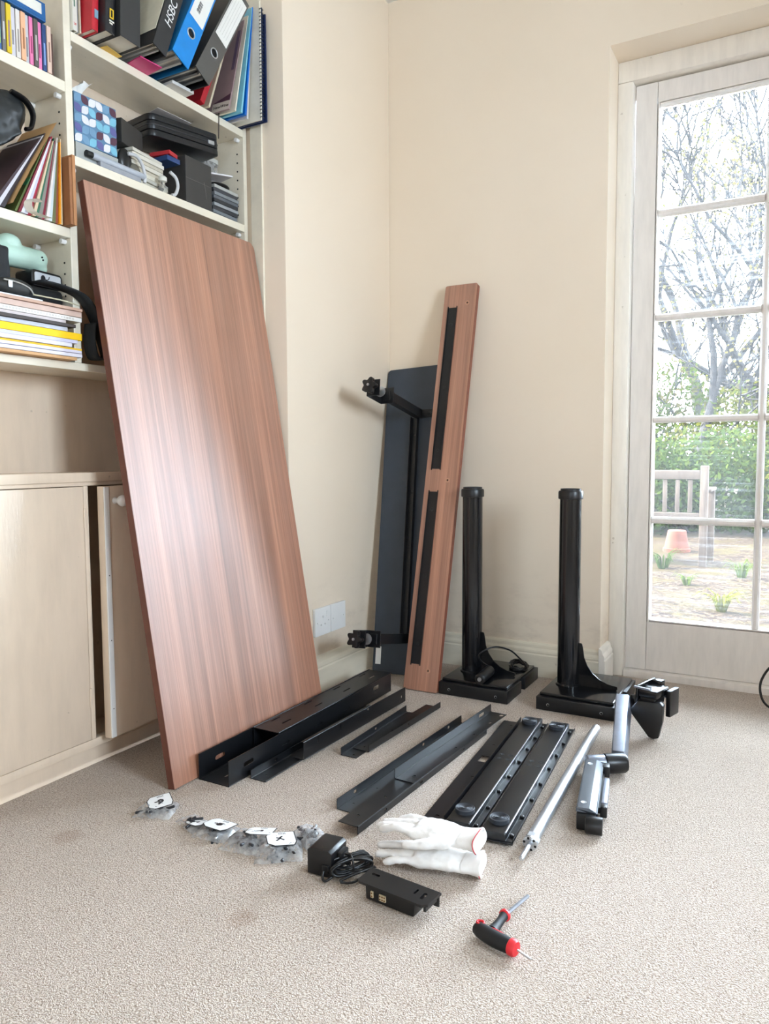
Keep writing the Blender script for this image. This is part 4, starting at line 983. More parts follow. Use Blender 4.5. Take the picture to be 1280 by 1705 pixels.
# headphones: pad, mesh, silver band
hd = thing('headphones', 'silver headphones with black ear pad leaning on the notebooks', 'headphones', (-.142, -1.02, Z2))
MB().ell((-.006, -.022, .042), .010, .020, .030, 18, 12).build('ear_pad', M_PLAST, hd, smooth=60)
MB().ell((.0, .004, .022), .006, .018, .021, 18, 12).build('mesh_grille', pm((120, 116, 104), .5, .4), hd, smooth=60)
band = smoothpts([(.004, -.02, .058), (.006, .004, .060), (.006, .022, .046), (.006, .030, .022), (.004, .030, .006)], 6)
MB().tube(band, .0042, 12).build('band', pm((196, 196, 198), .3), hd, smooth=60)
MB().tube(smoothpts([(.002, .118, .060), (.004, .136, .050), (.004, .142, .030), (.003, .134, .010), (.002, .122, .004)], 6), .0042, 12).build('band_end', pm((206, 206, 206), .3), hd, smooth=60)
gb = thing('glass_stopper', 'small clear glass stopper bottle at the shelf front', 'bottle', (-.140, -.928, Z2))
nGl = NT('clear_glass'); nGl.set(color=(.95, .97, .96, 1), rough=.05, trans=.9); M_GLASS = nGl.m
MB().lathe((0, 0, .0005), (0, 0, 1), [(.008, 0), (.0125, .002), (.0125, .014), (.006, .019), (.0055, .026)], 18).build('bottle', M_GLASS, gb, smooth=40)
MB().lathe((0, 0, .0268), (0, 0, 1), [(.0065, 0), (.0105, .002), (.0105, .011), (.006, .015)], 18).build('stopper', pm((224, 222, 212), .3), gb, smooth=40)
# black document box
db = thing('document_box', 'tall worn black card box in the middle of the lower shelf', 'box', (-.140, -.797, Z2))
MB().bx(-.11, 0, -.049, .049, .0005, .122).build('box', pm((60, 58, 56), .55), db, bev=.0015)
MB().tube(smoothpts([(.0006, .018, .072), (.0006, .024, .05), (.0006, .026, .03)], 4), .0006, 5).build('scratch', pm((120, 116, 110), .6), db)
MB().bx(.0001, .0006, -.049, .045, .0655, .0665).build('crease', pm((96, 92, 88), .6), db)
slab('small_book', 'small blue book lying on the notebooks beside the black card box', 'book', -.150, -.855, Z2+.094, .045, .012, .08, 0, pm((42, 70, 120), .4))
slab('playing_cards', 'red and white card packet lying on the small blue book', 'card packet', -.152, -.862, Z2+.1065, .035, .010, .06, 3, pm((186, 46, 54), .45), 10)
# zipped CD wallet
cwl = thing('zip_wallet', 'black zipped CD wallet lying on the black box under the upper shelf', 'wallet', (-.145, -.832, 1.527))
cwl.rotation_euler = (R(4), 0, R(-8))
for k, (a, bq) in enumerate(((0, .017), (.0175, .021), (.0385, .017))):
    MB().prism([(x, y, a) for x, y in rrect(-.115, -.112, 0, .112, .018, 5)], (0, 0, bq-.0008)).build('shell' if k != 1 else 'gusset', pm((26, 27, 30), .38), cwl, bev=.003 if k != 1 else .001, smooth=40)
MB().tube([(x+ (.0006 if x > -.05 else -.0006), y, .028) for x, y in rrect(-.115, -.112, 0, .112, .018, 5)], .0013, 6, closed=True).build('zip', pm((58, 58, 60), .4), cwl, smooth=60)
MB().bx(-.001, .0035, .070, .090, .022, .032).build('zip_pull', M_STEEL, cwl, bev=.001)
slab('paper_slip', 'white paper slip lying on top of the zipped wallet', 'paper', -.150, -.81, 1.592, .10, .0008, .05, 4, pm((228, 222, 220), .7), -12)
# CD cases
G_CD = 'CD cases stacked flat at the right end'
pos_c = ['lowest', 'second from the bottom', 'third from the bottom', 'fourth from the bottom', 'middle', 'fourth from the top', 'third from the top', 'second from the top', 'topmost']
for k in range(9):
    o = MB().bx(-.105, 0, -.05, .05, 0, .0088).build('cd_case', pm([(74, 78, 84), (120, 126, 132), (60, 62, 66), (148, 152, 156), (52, 54, 58), (96, 100, 106), (132, 136, 140), (66, 68, 74), (176, 176, 172)][k], .2), None, bev=.0006)
    o.location = (-.148+rnd.uniform(-.003, .003), -.682+rnd.uniform(-.002, .002), Z2+.0005+.0096*k); o.rotation_euler = (0, 0, R(rnd.uniform(-2, 2))); tag(o, '%s of the stacked CD cases on the lower shelf' % pos_c[k], 'CD case', G_CD)
ms = MB().ell((-.045, 0, .011), .04, .040, .0105, 20, 10).build('computer_mouse', M_PLAST, None, smooth=60); ms.location = (-.150, -.672, Z2+.088); tag(ms, 'flat black computer mouse lying on the CD cases', 'mouse')
pc = thing('plastic_container', 'clear plastic container standing on the CD cases behind the mouse', 'container', (-.235, -.680, Z2+.0875))
MB().prism([(x, y, 0) for x, y in rrect(-.028, -.045, .028, .045, .02, 5)], (0, 0, .085)).build('tub', M_FILM, pc, smooth=40)
MB().prism([(x, y, .0855) for x, y in rrect(-.03, -.047, .03, .047, .02, 5)], (0, 0, .012)).build('lid', pm((196, 196, 190), .4), pc, smooth=40)
slab('loose_papers', 'folded white papers resting on the mouse beside the zipped wallet', 'papers', -.150, -.648, Z2+.128, .095, .004, .06, -7, pm((226, 222, 226), .7), -14)

# ---- left bay, top shelf: thin cases ------------------------------------------------------------
Z3 = 1.5255
ys = [-1.3655, -1.359, -1.35, -1.339, -1.328, -1.318, -1.307, -1.298, -1.289, -1.278, -1.268, -1.258, -1.2475]
cols = [((70, 110, 165), 'blue'), ((120, 116, 112), 'grey'), ((222, 190, 44), 'yellow'), ((206, 202, 208), 'lavender white'), ((222, 214, 206), 'cream white'), ((232, 178, 140), 'peach'), ((196, 196, 198), 'pale grey'), ((226, 124, 168), 'pink'), ((92, 86, 82), 'dark grey'), ((232, 130, 178), 'bright pink'), ((44, 72, 120), 'navy'), ((222, 190, 172), 'beige pink')]
for k, (c, nm) in enumerate(cols):
    t_ = ys[k+1]-ys[k]-.0008
    o = thing('slim_book', '%s slim book spine on the top left shelf' % nm if nm != 'pink' else 'pink slim book spine between pale grey and dark grey spines', 'book', M=lean_frame(-.132+.002*(k % 3), ys[k+1]-.0004, Z3, 0), group='slim books in a row')
    MB().bx(-t_, 0, 0, .094, -.11, 0).build('case', pm(c, .4), o, bev=.0008)
    MB().bx(-t_*.7, -t_*.35, .012+.01*(k % 2), .05+.006*(k % 3), .0001, .0004).build('spine_print', pm(tuple(max(0, x-70) if x > 120 else x+90 for x in c), .5), o)
slab('slim_book', 'dark brown slim book at the right end of the row', 'book', -.140, -1.2345, Z3, .010, .090, .10, 0, pm((96, 70, 60), .5), 0, 'slim books in a row')
lb = thing('large_book', 'thick blue and white book lying across the row of slim books', 'book', (-.128, -1.262, Z3+.0955), 0)
MB().bx(-.13, .004, -.20, .0, .0005, .004).bx(-.13, .004, -.20, .0, .034, .0375).bx(.001, .004, -.20, 0, .004, .034).build('cover', pm((30, 92, 150), .35), lb, bev=.0008)
MB().bx(-.125, .0008, -.196, -.003, .0042, .0338).build('pages', M_PAGE, lb)
MB().bx(.0041, .0046, -.19, -.01, .012, .033).build('spine_band', pm((222, 218, 208), .5), lb)

# ---- left bay, middle shelf: leaning folders and magazines --------------------------------------
Z4 = 1.2175
fold = [(-1.392, 38, (62, 44, 50), 'dark plum magazine at the left'), (-1.382, 37, (200, 196, 200), 'white folder beside the plum magazine'), (-1.371, 36, (48, 38, 42), 'black-edged folder under the leather bag'),
        (-1.3435, 33, (96, 112, 62), 'olive green folder beside the kraft envelope'), (-1.337, 32, (126, 38, 56), 'maroon folder beside the olive one'), (-1.329, 30.5, (226, 226, 236), 'white paper bundle with a green tab'),
        (-1.320, 29, (196, 194, 204), 'pale lilac paper bundle'), (-1.312, 27, (178, 52, 70), 'thin red folder'), (-1.304, 25.5, (206, 182, 150), 'tan magazine'), (-1.297, 24, (36, 96, 66), 'dark green folder'),
        (-1.287, 21, (128, 122, 112), 'grey spiral booklet'), (-1.280, 19.5, (136, 40, 58), 'narrow maroon magazine'), (-1.272, 17.5, (216, 206, 200), 'cream magazine'), (-1.264, 15, (190, 198, 200), 'pale blue-grey magazine'),
        (-1.254, 12, (110, 112, 72), 'patterned olive magazine'), (-1.2475, 9.5, (150, 76, 60), 'brick red folder'), (-1.2425, 7.5, (244, 154, 20), 'bright orange folder'), (-1.2375, 5.5, (214, 190, 150), 'pale card folder beside the orange one')]
FH = .175; NF = len(fold); tops = [0]*NF; lim = -1.2350
for k in range(NF-1, -1, -1):
    tops[k] = min(lim, fold[k][0]+FH*math.tan(R(fold[k][1]))); lim = tops[k]-(.011 if k == 3 else .0019)
for k, (y, le, c, nm) in enumerate(fold):
    yl = -1.3490 if k == 3 else (fold[k-1][0] if k else y-.009); yl += .0005
    yt1 = tops[k]; yt0 = (tops[k]-.0014) if (k == 0 or k == 3) else tops[k-1]+.0005
    f = .94+.10*((k*7) % 5)/5; x1 = -.124-.006*((k*5) % 4)/4; x0 = x1-.125; cat = 'folder' if 'folder' in nm else 'magazine' if 'magazine' in nm else 'papers'
    q0 = yl+(yt0-yl)*f; q1 = y+(yt1-y)*f
    if f > 1: q0 = yl+(yt0-yl)*f; q1 = max(q1, q0+.0008)
    o = MB().hexa([Vector(p) for p in ((x0-x1, yl-y, 0), (0, yl-y, 0), (0, 0, 0), (x0-x1, 0, 0))], [Vector(p) for p in ((x0-x1, q0-y, FH*f), (0, q0-y, FH*f), (0, q1-y, FH*f), (x0-x1, q1-y, FH*f))]).build('folder' if cat == 'folder' else 'magazine' if cat == 'magazine' else 'paper_bundle', pm(c, .55), None)
    o.location = (x1, y, Z4+.0006); tag(o, nm+' leaning on the middle left shelf', cat, 'folders and magazines leaning on the middle shelf')
# kraft padded envelope
m = MB()
for i in range(2): pass
env = thing('padded_envelope', 'crumpled kraft padded envelope leaning under the leather bag', 'envelope', M=lean_frame(-.118, -1.3535, Z4+.0085, 29.3))
V = []; n1, n2 = 10, 18
for side in (0, 1):
    for i in range(n1+1):
        for j in range(n2+1):
            a = i/n1; bq = j/n2; e = (math.sin(math.pi*min(1, max(0, a)))**.5)*(math.sin(math.pi*bq)**.35)
            w_ = -.0060+(.0045 if side else -.0045)*e*(1-.45*bq)+.0012*mnoise.noise(Vector((a*3, bq*5, side)))-.02*bq*(1-bq)*.2
            V.append((w_, bq*.225, -.115*a))
Fc = []
for s in (0, 1):
    for i in range(n1):
        for j in range(n2): q = s*(n1+1)*(n2+1)+i*(n2+1)+j; Fc.append((q, q+1, q+n2+2, q+n2+1))
MB().add(V, Fc).build('envelope', M_KRAFT, env, smooth=70)
MB().bx(-.0006, 0, .055, .075, -.06, .0015).build('green_tab', pm((20, 110, 74), .5), env)
# flattened cardboard box at the right end
cbd = thing('cardboard_box', 'narrow brown cardboard box standing at the end of the folders', 'box', (-.104, -1.217, Z4+.0005))
MB().bx(-.13, 0, -.0085, -.0005, 0, .147).build('side', M_CARDB, cbd, bev=.0006); MB().bx(-.13, -.001, -.0160, -.0090, 0, .140).build('side', pm((150, 98, 60), .75), cbd, bev=.0006)
# curled paper label at the front edge
V = []; Fc = []
prof = [(-.0, 0)]+[(-.030-.006, .001)]+[(-.036-.014*math.sin(R(a)), .015-.014*math.cos(R(a))) for a in range(0, 250, 25)]
cp = MB()
for k, (a, bq) in enumerate(prof):
    V += [(-.122, -1.312+a*-1 if False else -1.352+.04+a+.03, Z4+.0012+bq), (-.106+.004*k/len(prof), -1.346+.04+a+.03, Z4+.0012+bq)]
for k in range(len(prof)-1): Fc.append((2*k, 2*k+1, 2*k+3, 2*k+2))
o = cp.add(V, Fc).build('curled_paper', pm((232, 224, 212), .7), None, smooth=60)
tag(o, 'curled strip of white paper at the front of the folders', 'paper')
# black leather bag on top of the folders
lbg = thing('leather_bag', 'black leather pouch lying on the leaning folders', 'bag', (-.190, -1.352, 1.410))
mb = MB(); mb.ell((0, 0, 0), .055, .085, .050, 22, 14)
Ml = Matrix.Rotation(R(40), 4, 'X'); o = remeshed(mb.bx(-.05, .045, -.075, .02, -.046, .030).xf(Ml), .005, 'pouch', powder('black_leather', (38, 41, 42), .42, .5), lbg, .003, 30)
MB().tube(smoothpts([(.040, .020, .052), (.046, .048, .044), (.048, .064, .022), (.046, .060, -.006), (.042, .050, -.012)], 6), [.010]*25, 12, flat=.4).build('flap', M_PLAST, lbg, smooth=60)

# ---- left bay, bottom shelf: papers, device, massager -------------------------------------------
Z5 = .9285
lay = [(.0070, (206, 160, 112), -1.232, 'kraft envelope at the bottom'), (.0080, (226, 222, 230), -1.219, 'bundle of white papers above the kraft envelope'), (.0070, (216, 210, 226), -1.222, 'lilac-white papers under the thin yellow folder'), (.0050, (232, 188, 40), -1.2165, 'thin yellow folder'),
       (.0090, (222, 218, 230), -1.245, 'white papers above the thin yellow folder'), (.0080, (206, 202, 222), -1.228, 'lilac papers under the thick yellow folder'), (.0155, (250, 200, 10), -1.2165, 'thick bright yellow folder'),
       (.0090, (196, 198, 206), -1.252, 'grey-blue papers above the yellow folder'), (.0075, (70, 62, 60), -1.236, 'black booklet'), (.0070, (204, 192, 190), -1.256, 'pinkish papers under the white card box'), (.0100, (232, 228, 222), -1.2165, 'white box file with faint lettering'),
       (.0120, (206, 178, 164), -1.217, 'pale brown paper bundle on the white box file'), (.0070, (196, 160, 140), -1.218, 'brown card folder'), (.0040, (226, 230, 240), -1.31, 'white envelope on top of the pile')]
z = Z5+.0004
for k, (t_, c, yr, nm) in enumerate(lay):
    m = MB(); n = 3 if t_ > .006 and c[0] < 240 and 'folder' not in nm else 1
    o = MB().bx(-.145, 0, -.25, 0, 0, t_-.0006).build('papers' if 'paper' in nm else 'folder' if 'folder' in nm else 'envelope' if 'envelope' in nm else 'booklet', pm(c, .65), None, bev=.0008)
    o.location = (-.098+rnd.uniform(-.006, .003), yr, z); tag(o, nm+' in the bottom shelf pile', 'papers' if 'paper' in nm else 'folder' if 'folder' in nm else 'envelope' if 'envelope' in nm else 'booklet', 'pile of papers and folders'); z += t_
    if 'faint lettering' in nm:
        for q in range(26): MB().bx(.0001, .0004, -.20+.007*q, -.1955+.007*q, .003, .0068).build('faint_letter', pm((206, 200, 192), .6), o)
ZT = z
cbag = thing('camera_bag', 'black fabric camera bag with strap on the pile of papers', 'bag', (-.2, -1.30, ZT+.0005))
M_FAB = powder('black_nylon', (24, 26, 29), .75, .6)
MB().bx(-.06, .058, -.043, .074, 0, .036).build('body', M_FAB, cbag, bev=.012, seg=4, smooth=60)
# strap: wide ribbon that loops down past the pile
sp = smoothpts([(0, -.02, .036), (0, .04, .034), (0, .095, .020), (0, .128, -.026), (0, .150, -.084), (0, .152, -.100), (0, .138, -.1065), (0, .116, -.103), (0, .108, -.07), (0, .112, -.03)], 6)
V = []; Fc = []
for k, p in enumerate(sp): V += [(.073, p.y, p.z), (.110, p.y, p.z)]
for k in range(len(sp)-1): Fc.append((2*k, 2*k+1, 2*k+3, 2*k+2))
st = MB().add(V, Fc).build('strap', M_FAB, cbag, smooth=60); md = st.modifiers.new('t', 'SOLIDIFY'); md.thickness = .003; md.offset = 0
pb = thing('power_bank', 'black device with a silver face and plug symbol on the camera bag', 'device', (-.150, -1.262, ZT+.0375), 4)
MB().prism([(0, y, zq) for y, zq in rrect(-.040, .0, .040, .034, .010, 5)], (-.05, 0, 0)).build('case', M_PLAST, pb, bev=.002, smooth=40)
pf = MB().prism([(.0003, y, zq) for y, zq in rrect(-.033, .005, .034, .029, .004, 4)], (.0008, 0, 0)).build('face', pm((196, 198, 202), .3), pb)
MB().prism([(.0012, -.012+.006*math.cos(2*math.pi*k/16), .017+.008*math.sin(2*math.pi*k/16)) for k in range(16)], (.0003, 0, 0)).build('plug_symbol', M_INK, pf)
MB().tube(smoothpts([(.0014, -.007, .016), (.0014, .001, .018), (.0014, .004, .024)], 4), .0009, 6).build('plug_symbol_cable', M_INK, pf)
mg_ = thing('massage_gun', 'mint green massage gun lying on the black bag', 'massager', (-.185, -1.295, ZT+.073))
M_MINT = pm((186, 214, 198), .42)
g = MB(); g.tube(smoothpts([(0, -.09, .022), (0, -.05, .024), (0, .0, .026), (0, .035, .026), (0, .052, .022)], 5), [.024]*15+[.025, .024, .022, .019, .016, .010], 20, upv=(0, 0, 1)); g.ell((0, -.03, .052), .020, .026, .017, 18, 12); g.ell((.006, .040, .010), .012, .014, .012, 14, 10)
remeshed(g, .0035, 'body', M_MINT, mg_)
for y, zq in ((.030, .030), (.032, .0245)): MB().cyl((.0235, y, zq), (.0255, y, zq), .0018, 10).build('vent_hole', M_HOLE, mg_)
cl_ = thing('black_cloth', 'folded black cloth bag at the far left of the bottom shelf', 'cloth', (-.17, -1.405, ZT+.001))
c_ = MB().bx(-.05, .04, -.05, .045, 0, .10); remeshed(c_, .006, 'cloth', M_FAB, cl_, .005, 22)
zp = thing('zip_pouch', 'small black pouch with a bright zip at the front of the pile', 'pouch', (-.112, -1.362, ZT+.0005))
MB().ell((-.012, .0, .018), .016, .044, .0175, 20, 12).build('pouch', pm((42, 42, 40), .6), zp, smooth=60)
zt = smoothpts([(.003, -.03, .026), (.004, .0, .025), (.002, .026, .019), (-.002, .038, .010)], 6)
MB().tube(zt, .0016, 8).build('zip', pm((170, 166, 158), .4), zp, smooth=60)
MB().bx(.004, .0065, -.022, -.013, .012, .026).build('zip_pull', M_STEEL, zp, bev=.001)
MB().tube(smoothpts([(.0, .036, .008), (.010, .062, .006), (.014, .092, .005), (.012, .118, .004), (.010, .14, .002)], 6), .0016, 8).build('cord', pm((196, 188, 160), .6), zp, smooth=60)

# ================================================================== THE GARDEN BEYOND THE DOOR
GZ = -.12
def leaf_mat(name, c1, c2, tr=.45):
    n = NT(name); n.n.remove(n.b)
    oi = n.node('TexCoord'); f = n.noise(n.coords(), 4.0, 3)
    f2 = n.noise(n.coords(), 40, 2); k = n.mix(.5, f, f2)
    col = n.ramp(k, [(.35, c1+(1,)), (.65, c2+(1,))])
    d = n.node('BsdfDiffuse'); t = n.node('BsdfTranslucent'); m = n.node('MixShader'); m.inputs[0].default_value = tr
    n.link(col, d.inputs[0]); n.link(col, t.inputs[0]); n.link(d.outputs[0], m.inputs[1]); n.link(t.outputs[0], m.inputs[2]); n.link(m.outputs[0], n.out.inputs[0])
    return n.m
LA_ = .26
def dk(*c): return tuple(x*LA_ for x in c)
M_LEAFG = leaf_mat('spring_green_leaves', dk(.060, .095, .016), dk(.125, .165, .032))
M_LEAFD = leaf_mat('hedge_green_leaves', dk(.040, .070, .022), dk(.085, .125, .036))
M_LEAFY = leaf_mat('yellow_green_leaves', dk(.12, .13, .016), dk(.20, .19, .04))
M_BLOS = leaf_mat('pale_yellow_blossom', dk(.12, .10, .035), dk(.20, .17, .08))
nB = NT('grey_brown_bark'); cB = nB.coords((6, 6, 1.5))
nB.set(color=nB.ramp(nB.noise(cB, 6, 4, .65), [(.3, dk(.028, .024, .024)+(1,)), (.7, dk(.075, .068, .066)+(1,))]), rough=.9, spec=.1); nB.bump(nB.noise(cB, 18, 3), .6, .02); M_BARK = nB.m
nS = NT('leaf_litter_soil'); cS = nS.coords()
a_ = nS.noise(cS, 1.6, 4, .6); b_ = nS.noise(cS, 34, 5, .7)
base = nS.ramp(b_, [(.36, dk(.018, .010, .007)+(1,)), (.48, dk(.042, .026, .018)+(1,)), (.60, dk(.12, .084, .052)+(1,))])
grn = nS.ramp(nS.noise(cS, 3.1, 4, .6), [(.48, (0, 0, 0)), (.60, (.5, .5, .5))])
nS.set(color=nS.mix(grn, base, dk(.085, .068, .022)+(1,)), rough=.95, spec=.05); nS.bump(b_, .8, .03); M_SOIL = nS.m
nW = NT('weathered_teak'); cW = nW.coords((20, 20, 2))
nW.set(color=nW.ramp(nW.noise(cW, 3, 4, .6), [(.3, dk(.085, .056, .040)+(1,)), (.7, dk(.17, .122, .092)+(1,))]), rough=.85, spec=.15); M_TEAK = nW.m
nP = NT('terracotta'); nP.set(color=nP.ramp(nP.noise(nP.coords(), 12, 3), [(.3, dk(.15, .046, .026)+(1,)), (.7, dk(.21, .072, .042)+(1,))]), rough=.85, spec=.15); M_TERRA = nP.m

# ground
V = []; Fc = []; nx, ny = 48, 60; rg = random.Random(2)
for i in range(nx+1):
    for j in range(ny+1):
        x = -14+28*i/nx; y = .3+26*(j/ny)**1.6
        V.append((x, y, GZ+.05*mnoise.noise(Vector((x*.8, y*.8, 0)))*min(1, max(0, y-.8))+max(0, y-6)*.035))
for i in range(nx):
    for j in range(ny): q = i*(ny+1)+j; Fc.append((q, q+1, q+ny+2, q+ny+1))
struct(MB().add(V, Fc).build('garden_ground', M_SOIL, smooth=60))
struct(MB().bx(-14, 14, .3005, .302, -1, GZ+.1).build('garden_footing', M_SOIL))

# bench
bn = thing('garden_bench', 'weathered wooden garden bench standing outside the glazed door', 'bench', (.05, 3.7, GZ))
def bp(x0, x1, y0, y1, z0, z1, name): return MB().bx(x0-.05, x1-.05, y0-3.7, y1-3.7, z0-GZ, z1-GZ).build(name, M_TEAK, bn, bev=.006, smooth=30)
for x in (-.70, .635): bp(x, x+.055, 3.56, 3.61, GZ-.02, .635, 'back_post')
for x in (-.70, .655): bp(x, x+.05, 3.90, 3.95, GZ-.02, .44, 'front_leg')
for x in (-.70, .650): bp(x-.01, x+.06, 3.612, 3.99, .44, .465, 'arm')
bp(-.644, .634, 3.565, 3.60, .532, .600, 'top_rail'); bp(-.644, .634, 3.57, 3.595, .24, .285, 'lower_rail')
for k in range(14): x = -.60+.0885*k; bp(x, x+.032, 3.574, 3.592, .286, .531, 'back_slat')
for k in range(5): bp(-.644, .634, 3.625+.065*k, 3.68+.065*k, .215, .235, 'seat_slat')
# upturned pot
pt = thing('terracotta_pot', 'upturned terracotta flower pot on the ground behind the bench', 'flower pot', (.365, 4.45, GZ))
MB().lathe((0, 0, .0), (0, 0, 1), [(.108, 0), (.112, .003), (.112, .035), (.100, .038), (.074, .185), (.068, .190), (.018, .190)], 28).build('pot', M_TERRA, pt, smooth=35)

# shrubs and trees
def leaves(n, blobs, size, seed, flat=.0):
    rg = random.Random(seed); V = []; Fc = []
    tot = sum(b[3]*b[4]*b[5] for b in blobs)
    for (cx, cy, cz, rx, ry, rz) in blobs:
        for _ in range(int(n*rx*ry*rz/tot)):
            while True:
                p = Vector((rg.uniform(-1, 1), rg.uniform(-1, 1), rg.uniform(-1, 1)))
                if .25 < p.length < 1: break
            p = Vector((cx+p.x*rx, cy+p.y*ry, cz+p.z*rz)); s = size*rg.uniform(.6, 1.4)
            a = Vector((rg.gauss(0, 1), rg.gauss(0, 1), rg.gauss(0, 1))).normalized(); b = a.orthogonal().normalized()
            q = len(V); V += [p-a*s, p+b*s*.5, p+a*s, p-b*s*.5]; Fc.append((q, q+1, q+2, q+3))
    return MB().add(V, Fc)
def shrub(name, label, x, y, blobs, n, size, mat, seed, mat2=None, base=GZ):
    t = thing(name, label, 'shrub', (x, y, base)); rg = random.Random(seed)
    m = MB()
    for k in range(9):
        bq = blobs[k % len(blobs)]; e = Vector((bq[0]+rg.uniform(-.5, .5)*bq[3], bq[1]+rg.uniform(-.5, .5)*bq[4], bq[2]+.3*bq[5]))
        s = Vector((rg.uniform(-.12, .12), rg.uniform(-.12, .12), -.03)); mid = s.lerp(e, .5)+Vector((rg.uniform(-.1, .1), rg.uniform(-.1, .1), .1))
        m.tube(smoothpts([s, mid, e], 4), [.018-.0016*i for i in range(9)], 6)
    m.build('stems', M_BARK, t, smooth=60)
    tag(leaves(n, blobs, size, seed).build('foliage', mat, t), kind='stuff')
    if mat2: tag(leaves(n//3, [(b[0], b[1], b[2]+.12*b[5], b[3]*1.02, b[4]*1.02, b[5]*.95) for b in blobs], size*1.1, seed+50).build('young_leaves', mat2, t), kind='stuff')
    return t
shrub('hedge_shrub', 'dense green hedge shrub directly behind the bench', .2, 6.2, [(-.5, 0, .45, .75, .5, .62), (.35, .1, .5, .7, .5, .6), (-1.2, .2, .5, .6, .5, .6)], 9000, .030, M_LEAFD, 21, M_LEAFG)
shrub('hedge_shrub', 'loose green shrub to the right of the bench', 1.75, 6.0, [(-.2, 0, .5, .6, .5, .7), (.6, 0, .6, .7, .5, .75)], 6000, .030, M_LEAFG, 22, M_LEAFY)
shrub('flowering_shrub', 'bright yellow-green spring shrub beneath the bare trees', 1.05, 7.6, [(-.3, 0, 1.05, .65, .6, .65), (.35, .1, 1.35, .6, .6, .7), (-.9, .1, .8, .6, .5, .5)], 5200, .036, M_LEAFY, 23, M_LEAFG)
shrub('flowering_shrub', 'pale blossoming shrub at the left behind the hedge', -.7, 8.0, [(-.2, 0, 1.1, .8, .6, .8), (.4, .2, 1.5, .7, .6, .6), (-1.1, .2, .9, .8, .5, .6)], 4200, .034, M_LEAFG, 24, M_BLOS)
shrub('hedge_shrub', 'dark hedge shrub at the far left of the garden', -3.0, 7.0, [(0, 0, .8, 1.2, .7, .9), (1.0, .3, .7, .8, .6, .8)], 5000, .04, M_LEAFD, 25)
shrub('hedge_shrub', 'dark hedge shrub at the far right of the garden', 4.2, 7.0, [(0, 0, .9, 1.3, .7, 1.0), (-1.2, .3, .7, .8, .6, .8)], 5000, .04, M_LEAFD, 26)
def tree(label, x, y, h, r, seed, lean=(0, 0), blos=700, levels=6, mat=M_BLOS, spread=.42):
    rg = random.Random(seed); t = thing('bare_tree', label, 'tree', (x, y, GZ+max(0, y-6)*.035-.05)); m = MB(); tips = []
    def br(p, d, L, rr, lv):
        n = 4; pts = [p]; q = p; dd = d
        for i in range(n):
            dd = (dd+Vector((rg.gauss(0, .10), rg.gauss(0, .10), rg.gauss(.02, .06)))).normalized(); q = q+dd*(L/n); pts.append(q)
        rr = max(rr, .010); r1 = max(.007, rr*(.66 if lv else .5))
        m.tube(pts, [rr+(r1-rr)*i/n for i in range(n+1)], 7 if lv > 2 else 4 if lv > 0 else 3, cap=False)
        if lv == 0: tips.append(q); return
        if lv <= 2: tips.append(q)
        k = 2 if lv > 3 else rg.choice((2, 3, 3))
        for c in range(k):
            a = rg.uniform(0, 6.28); s = spread*rg.uniform(.6, 1.5)
            o = dd.orthogonal().normalized(); o2 = dd.cross(o); nd = (dd+(o*math.cos(a)+o2*math.sin(a))*s+Vector((0, 0, .10))).normalized()
            br(q, nd, L*rg.uniform(.62, .85), r1*rg.uniform(.7, .95), lv-1)
        if lv >= 2:
            for c in range(2):
                a = rg.uniform(0, 6.28); o = dd.orthogonal().normalized(); o2 = dd.cross(o); b0 = pts[rg.randrange(1, n)]
                br(b0, (dd*.6+(o*math.cos(a)+o2*math.sin(a))*.8).normalized(), L*.5, r1*.35, max(0, lv-3))
    br(Vector((0, 0, 0)), Vector((lean[0], lean[1], 1)).normalized(), h, r, levels)
    m.build('branches', M_BARK, t, smooth=70)
    if blos:
        V = []; Fc = []
        for _ in range(blos):
            p = rg.choice(tips)+Vector((rg.gauss(0, .09), rg.gauss(0, .09), rg.gauss(0, .09))); s = .02*rg.uniform(.5, 1.4)
            a = Vector((rg.gauss(0, 1), rg.gauss(0, 1), rg.gauss(0, 1))).normalized(); b = a.orthogonal().normalized(); q = len(V)
            V += [p-a*s, p+b*s, p+a*s, p-b*s]; Fc.append((q, q+1, q+2, q+3))
        tag(MB().add(V, Fc).build('buds', mat, t), kind='stuff')
    return t
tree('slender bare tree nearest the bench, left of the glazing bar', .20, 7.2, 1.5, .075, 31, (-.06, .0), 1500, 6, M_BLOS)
tree('thick bare tree leaning right behind the yellow-green shrub', .62, 8.6, 1.6, .13, 32, (.10, 0), 1500, 6, M_BLOS)
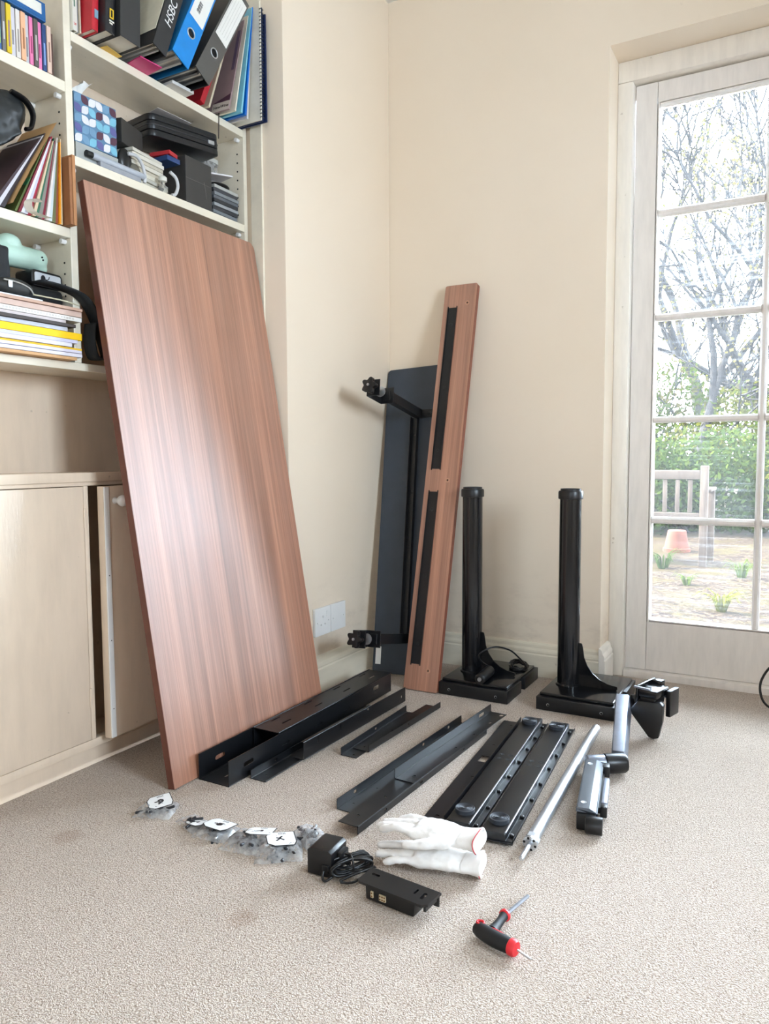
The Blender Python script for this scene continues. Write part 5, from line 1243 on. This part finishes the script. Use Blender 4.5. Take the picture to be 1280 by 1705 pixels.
tree('bare tree with low forked branches at the left of the door view', -.35, 8.9, 1.5, .12, 33, (-.05, 0), 1400, 6, M_BLOS)
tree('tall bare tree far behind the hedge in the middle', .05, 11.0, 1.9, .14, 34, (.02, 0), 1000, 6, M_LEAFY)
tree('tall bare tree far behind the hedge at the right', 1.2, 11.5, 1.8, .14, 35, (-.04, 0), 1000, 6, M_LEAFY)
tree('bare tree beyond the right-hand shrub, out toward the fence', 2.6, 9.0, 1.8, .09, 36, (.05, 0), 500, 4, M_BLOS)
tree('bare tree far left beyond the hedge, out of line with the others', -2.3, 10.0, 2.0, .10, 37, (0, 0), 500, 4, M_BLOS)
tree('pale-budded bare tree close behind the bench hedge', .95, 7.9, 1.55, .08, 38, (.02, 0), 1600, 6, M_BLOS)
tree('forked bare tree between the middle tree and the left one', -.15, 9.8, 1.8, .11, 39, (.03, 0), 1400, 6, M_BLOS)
# low plants by the threshold
def tuft(label, x, y, n, L, mat, seed):
    rg = random.Random(seed); t = thing('grass_tuft', label, 'plant', (x, y, GZ)); V = []; Fc = []; m = MB()
    for k in range(n):
        a = rg.uniform(0, 6.28); d = Vector((math.cos(a), math.sin(a), 0)); sd_ = Vector((-d.y, d.x, 0)); l = L*rg.uniform(.6, 1.1); w_ = .006
        P = [Vector((0, 0, -.03))+d*(l*.08), d*(l*.35)+Vector((0, 0, l*.55)), d*(l*.75)+Vector((0, 0, l*.7)), d*(l*1.05)+Vector((0, 0, l*.5))]
        q = len(V)
        for i, p in enumerate(P): V += [p-sd_*w_*(1-i*.28), p+sd_*w_*(1-i*.28)]
        for i in range(3): Fc.append((q+2*i, q+2*i+1, q+2*i+3, q+2*i+2))
    tag(MB().add(V, Fc).build('blades', mat, t), kind='stuff'); return t
tuft('silvery green grass tuft left of the bench post', .42, 3.36, 26, .20, M_LEAFD, 41)
tuft('green strap-leaved tuft right of the bench', .95, 3.15, 24, .20, M_LEAFG, 42)
tuft('yellow-green tuft nearest the glazed door', .93, 1.98, 40, .15, M_LEAFY, 43)
tuft('small green tuft in front of the bench', .66, 2.75, 20, .11, M_LEAFG, 44)
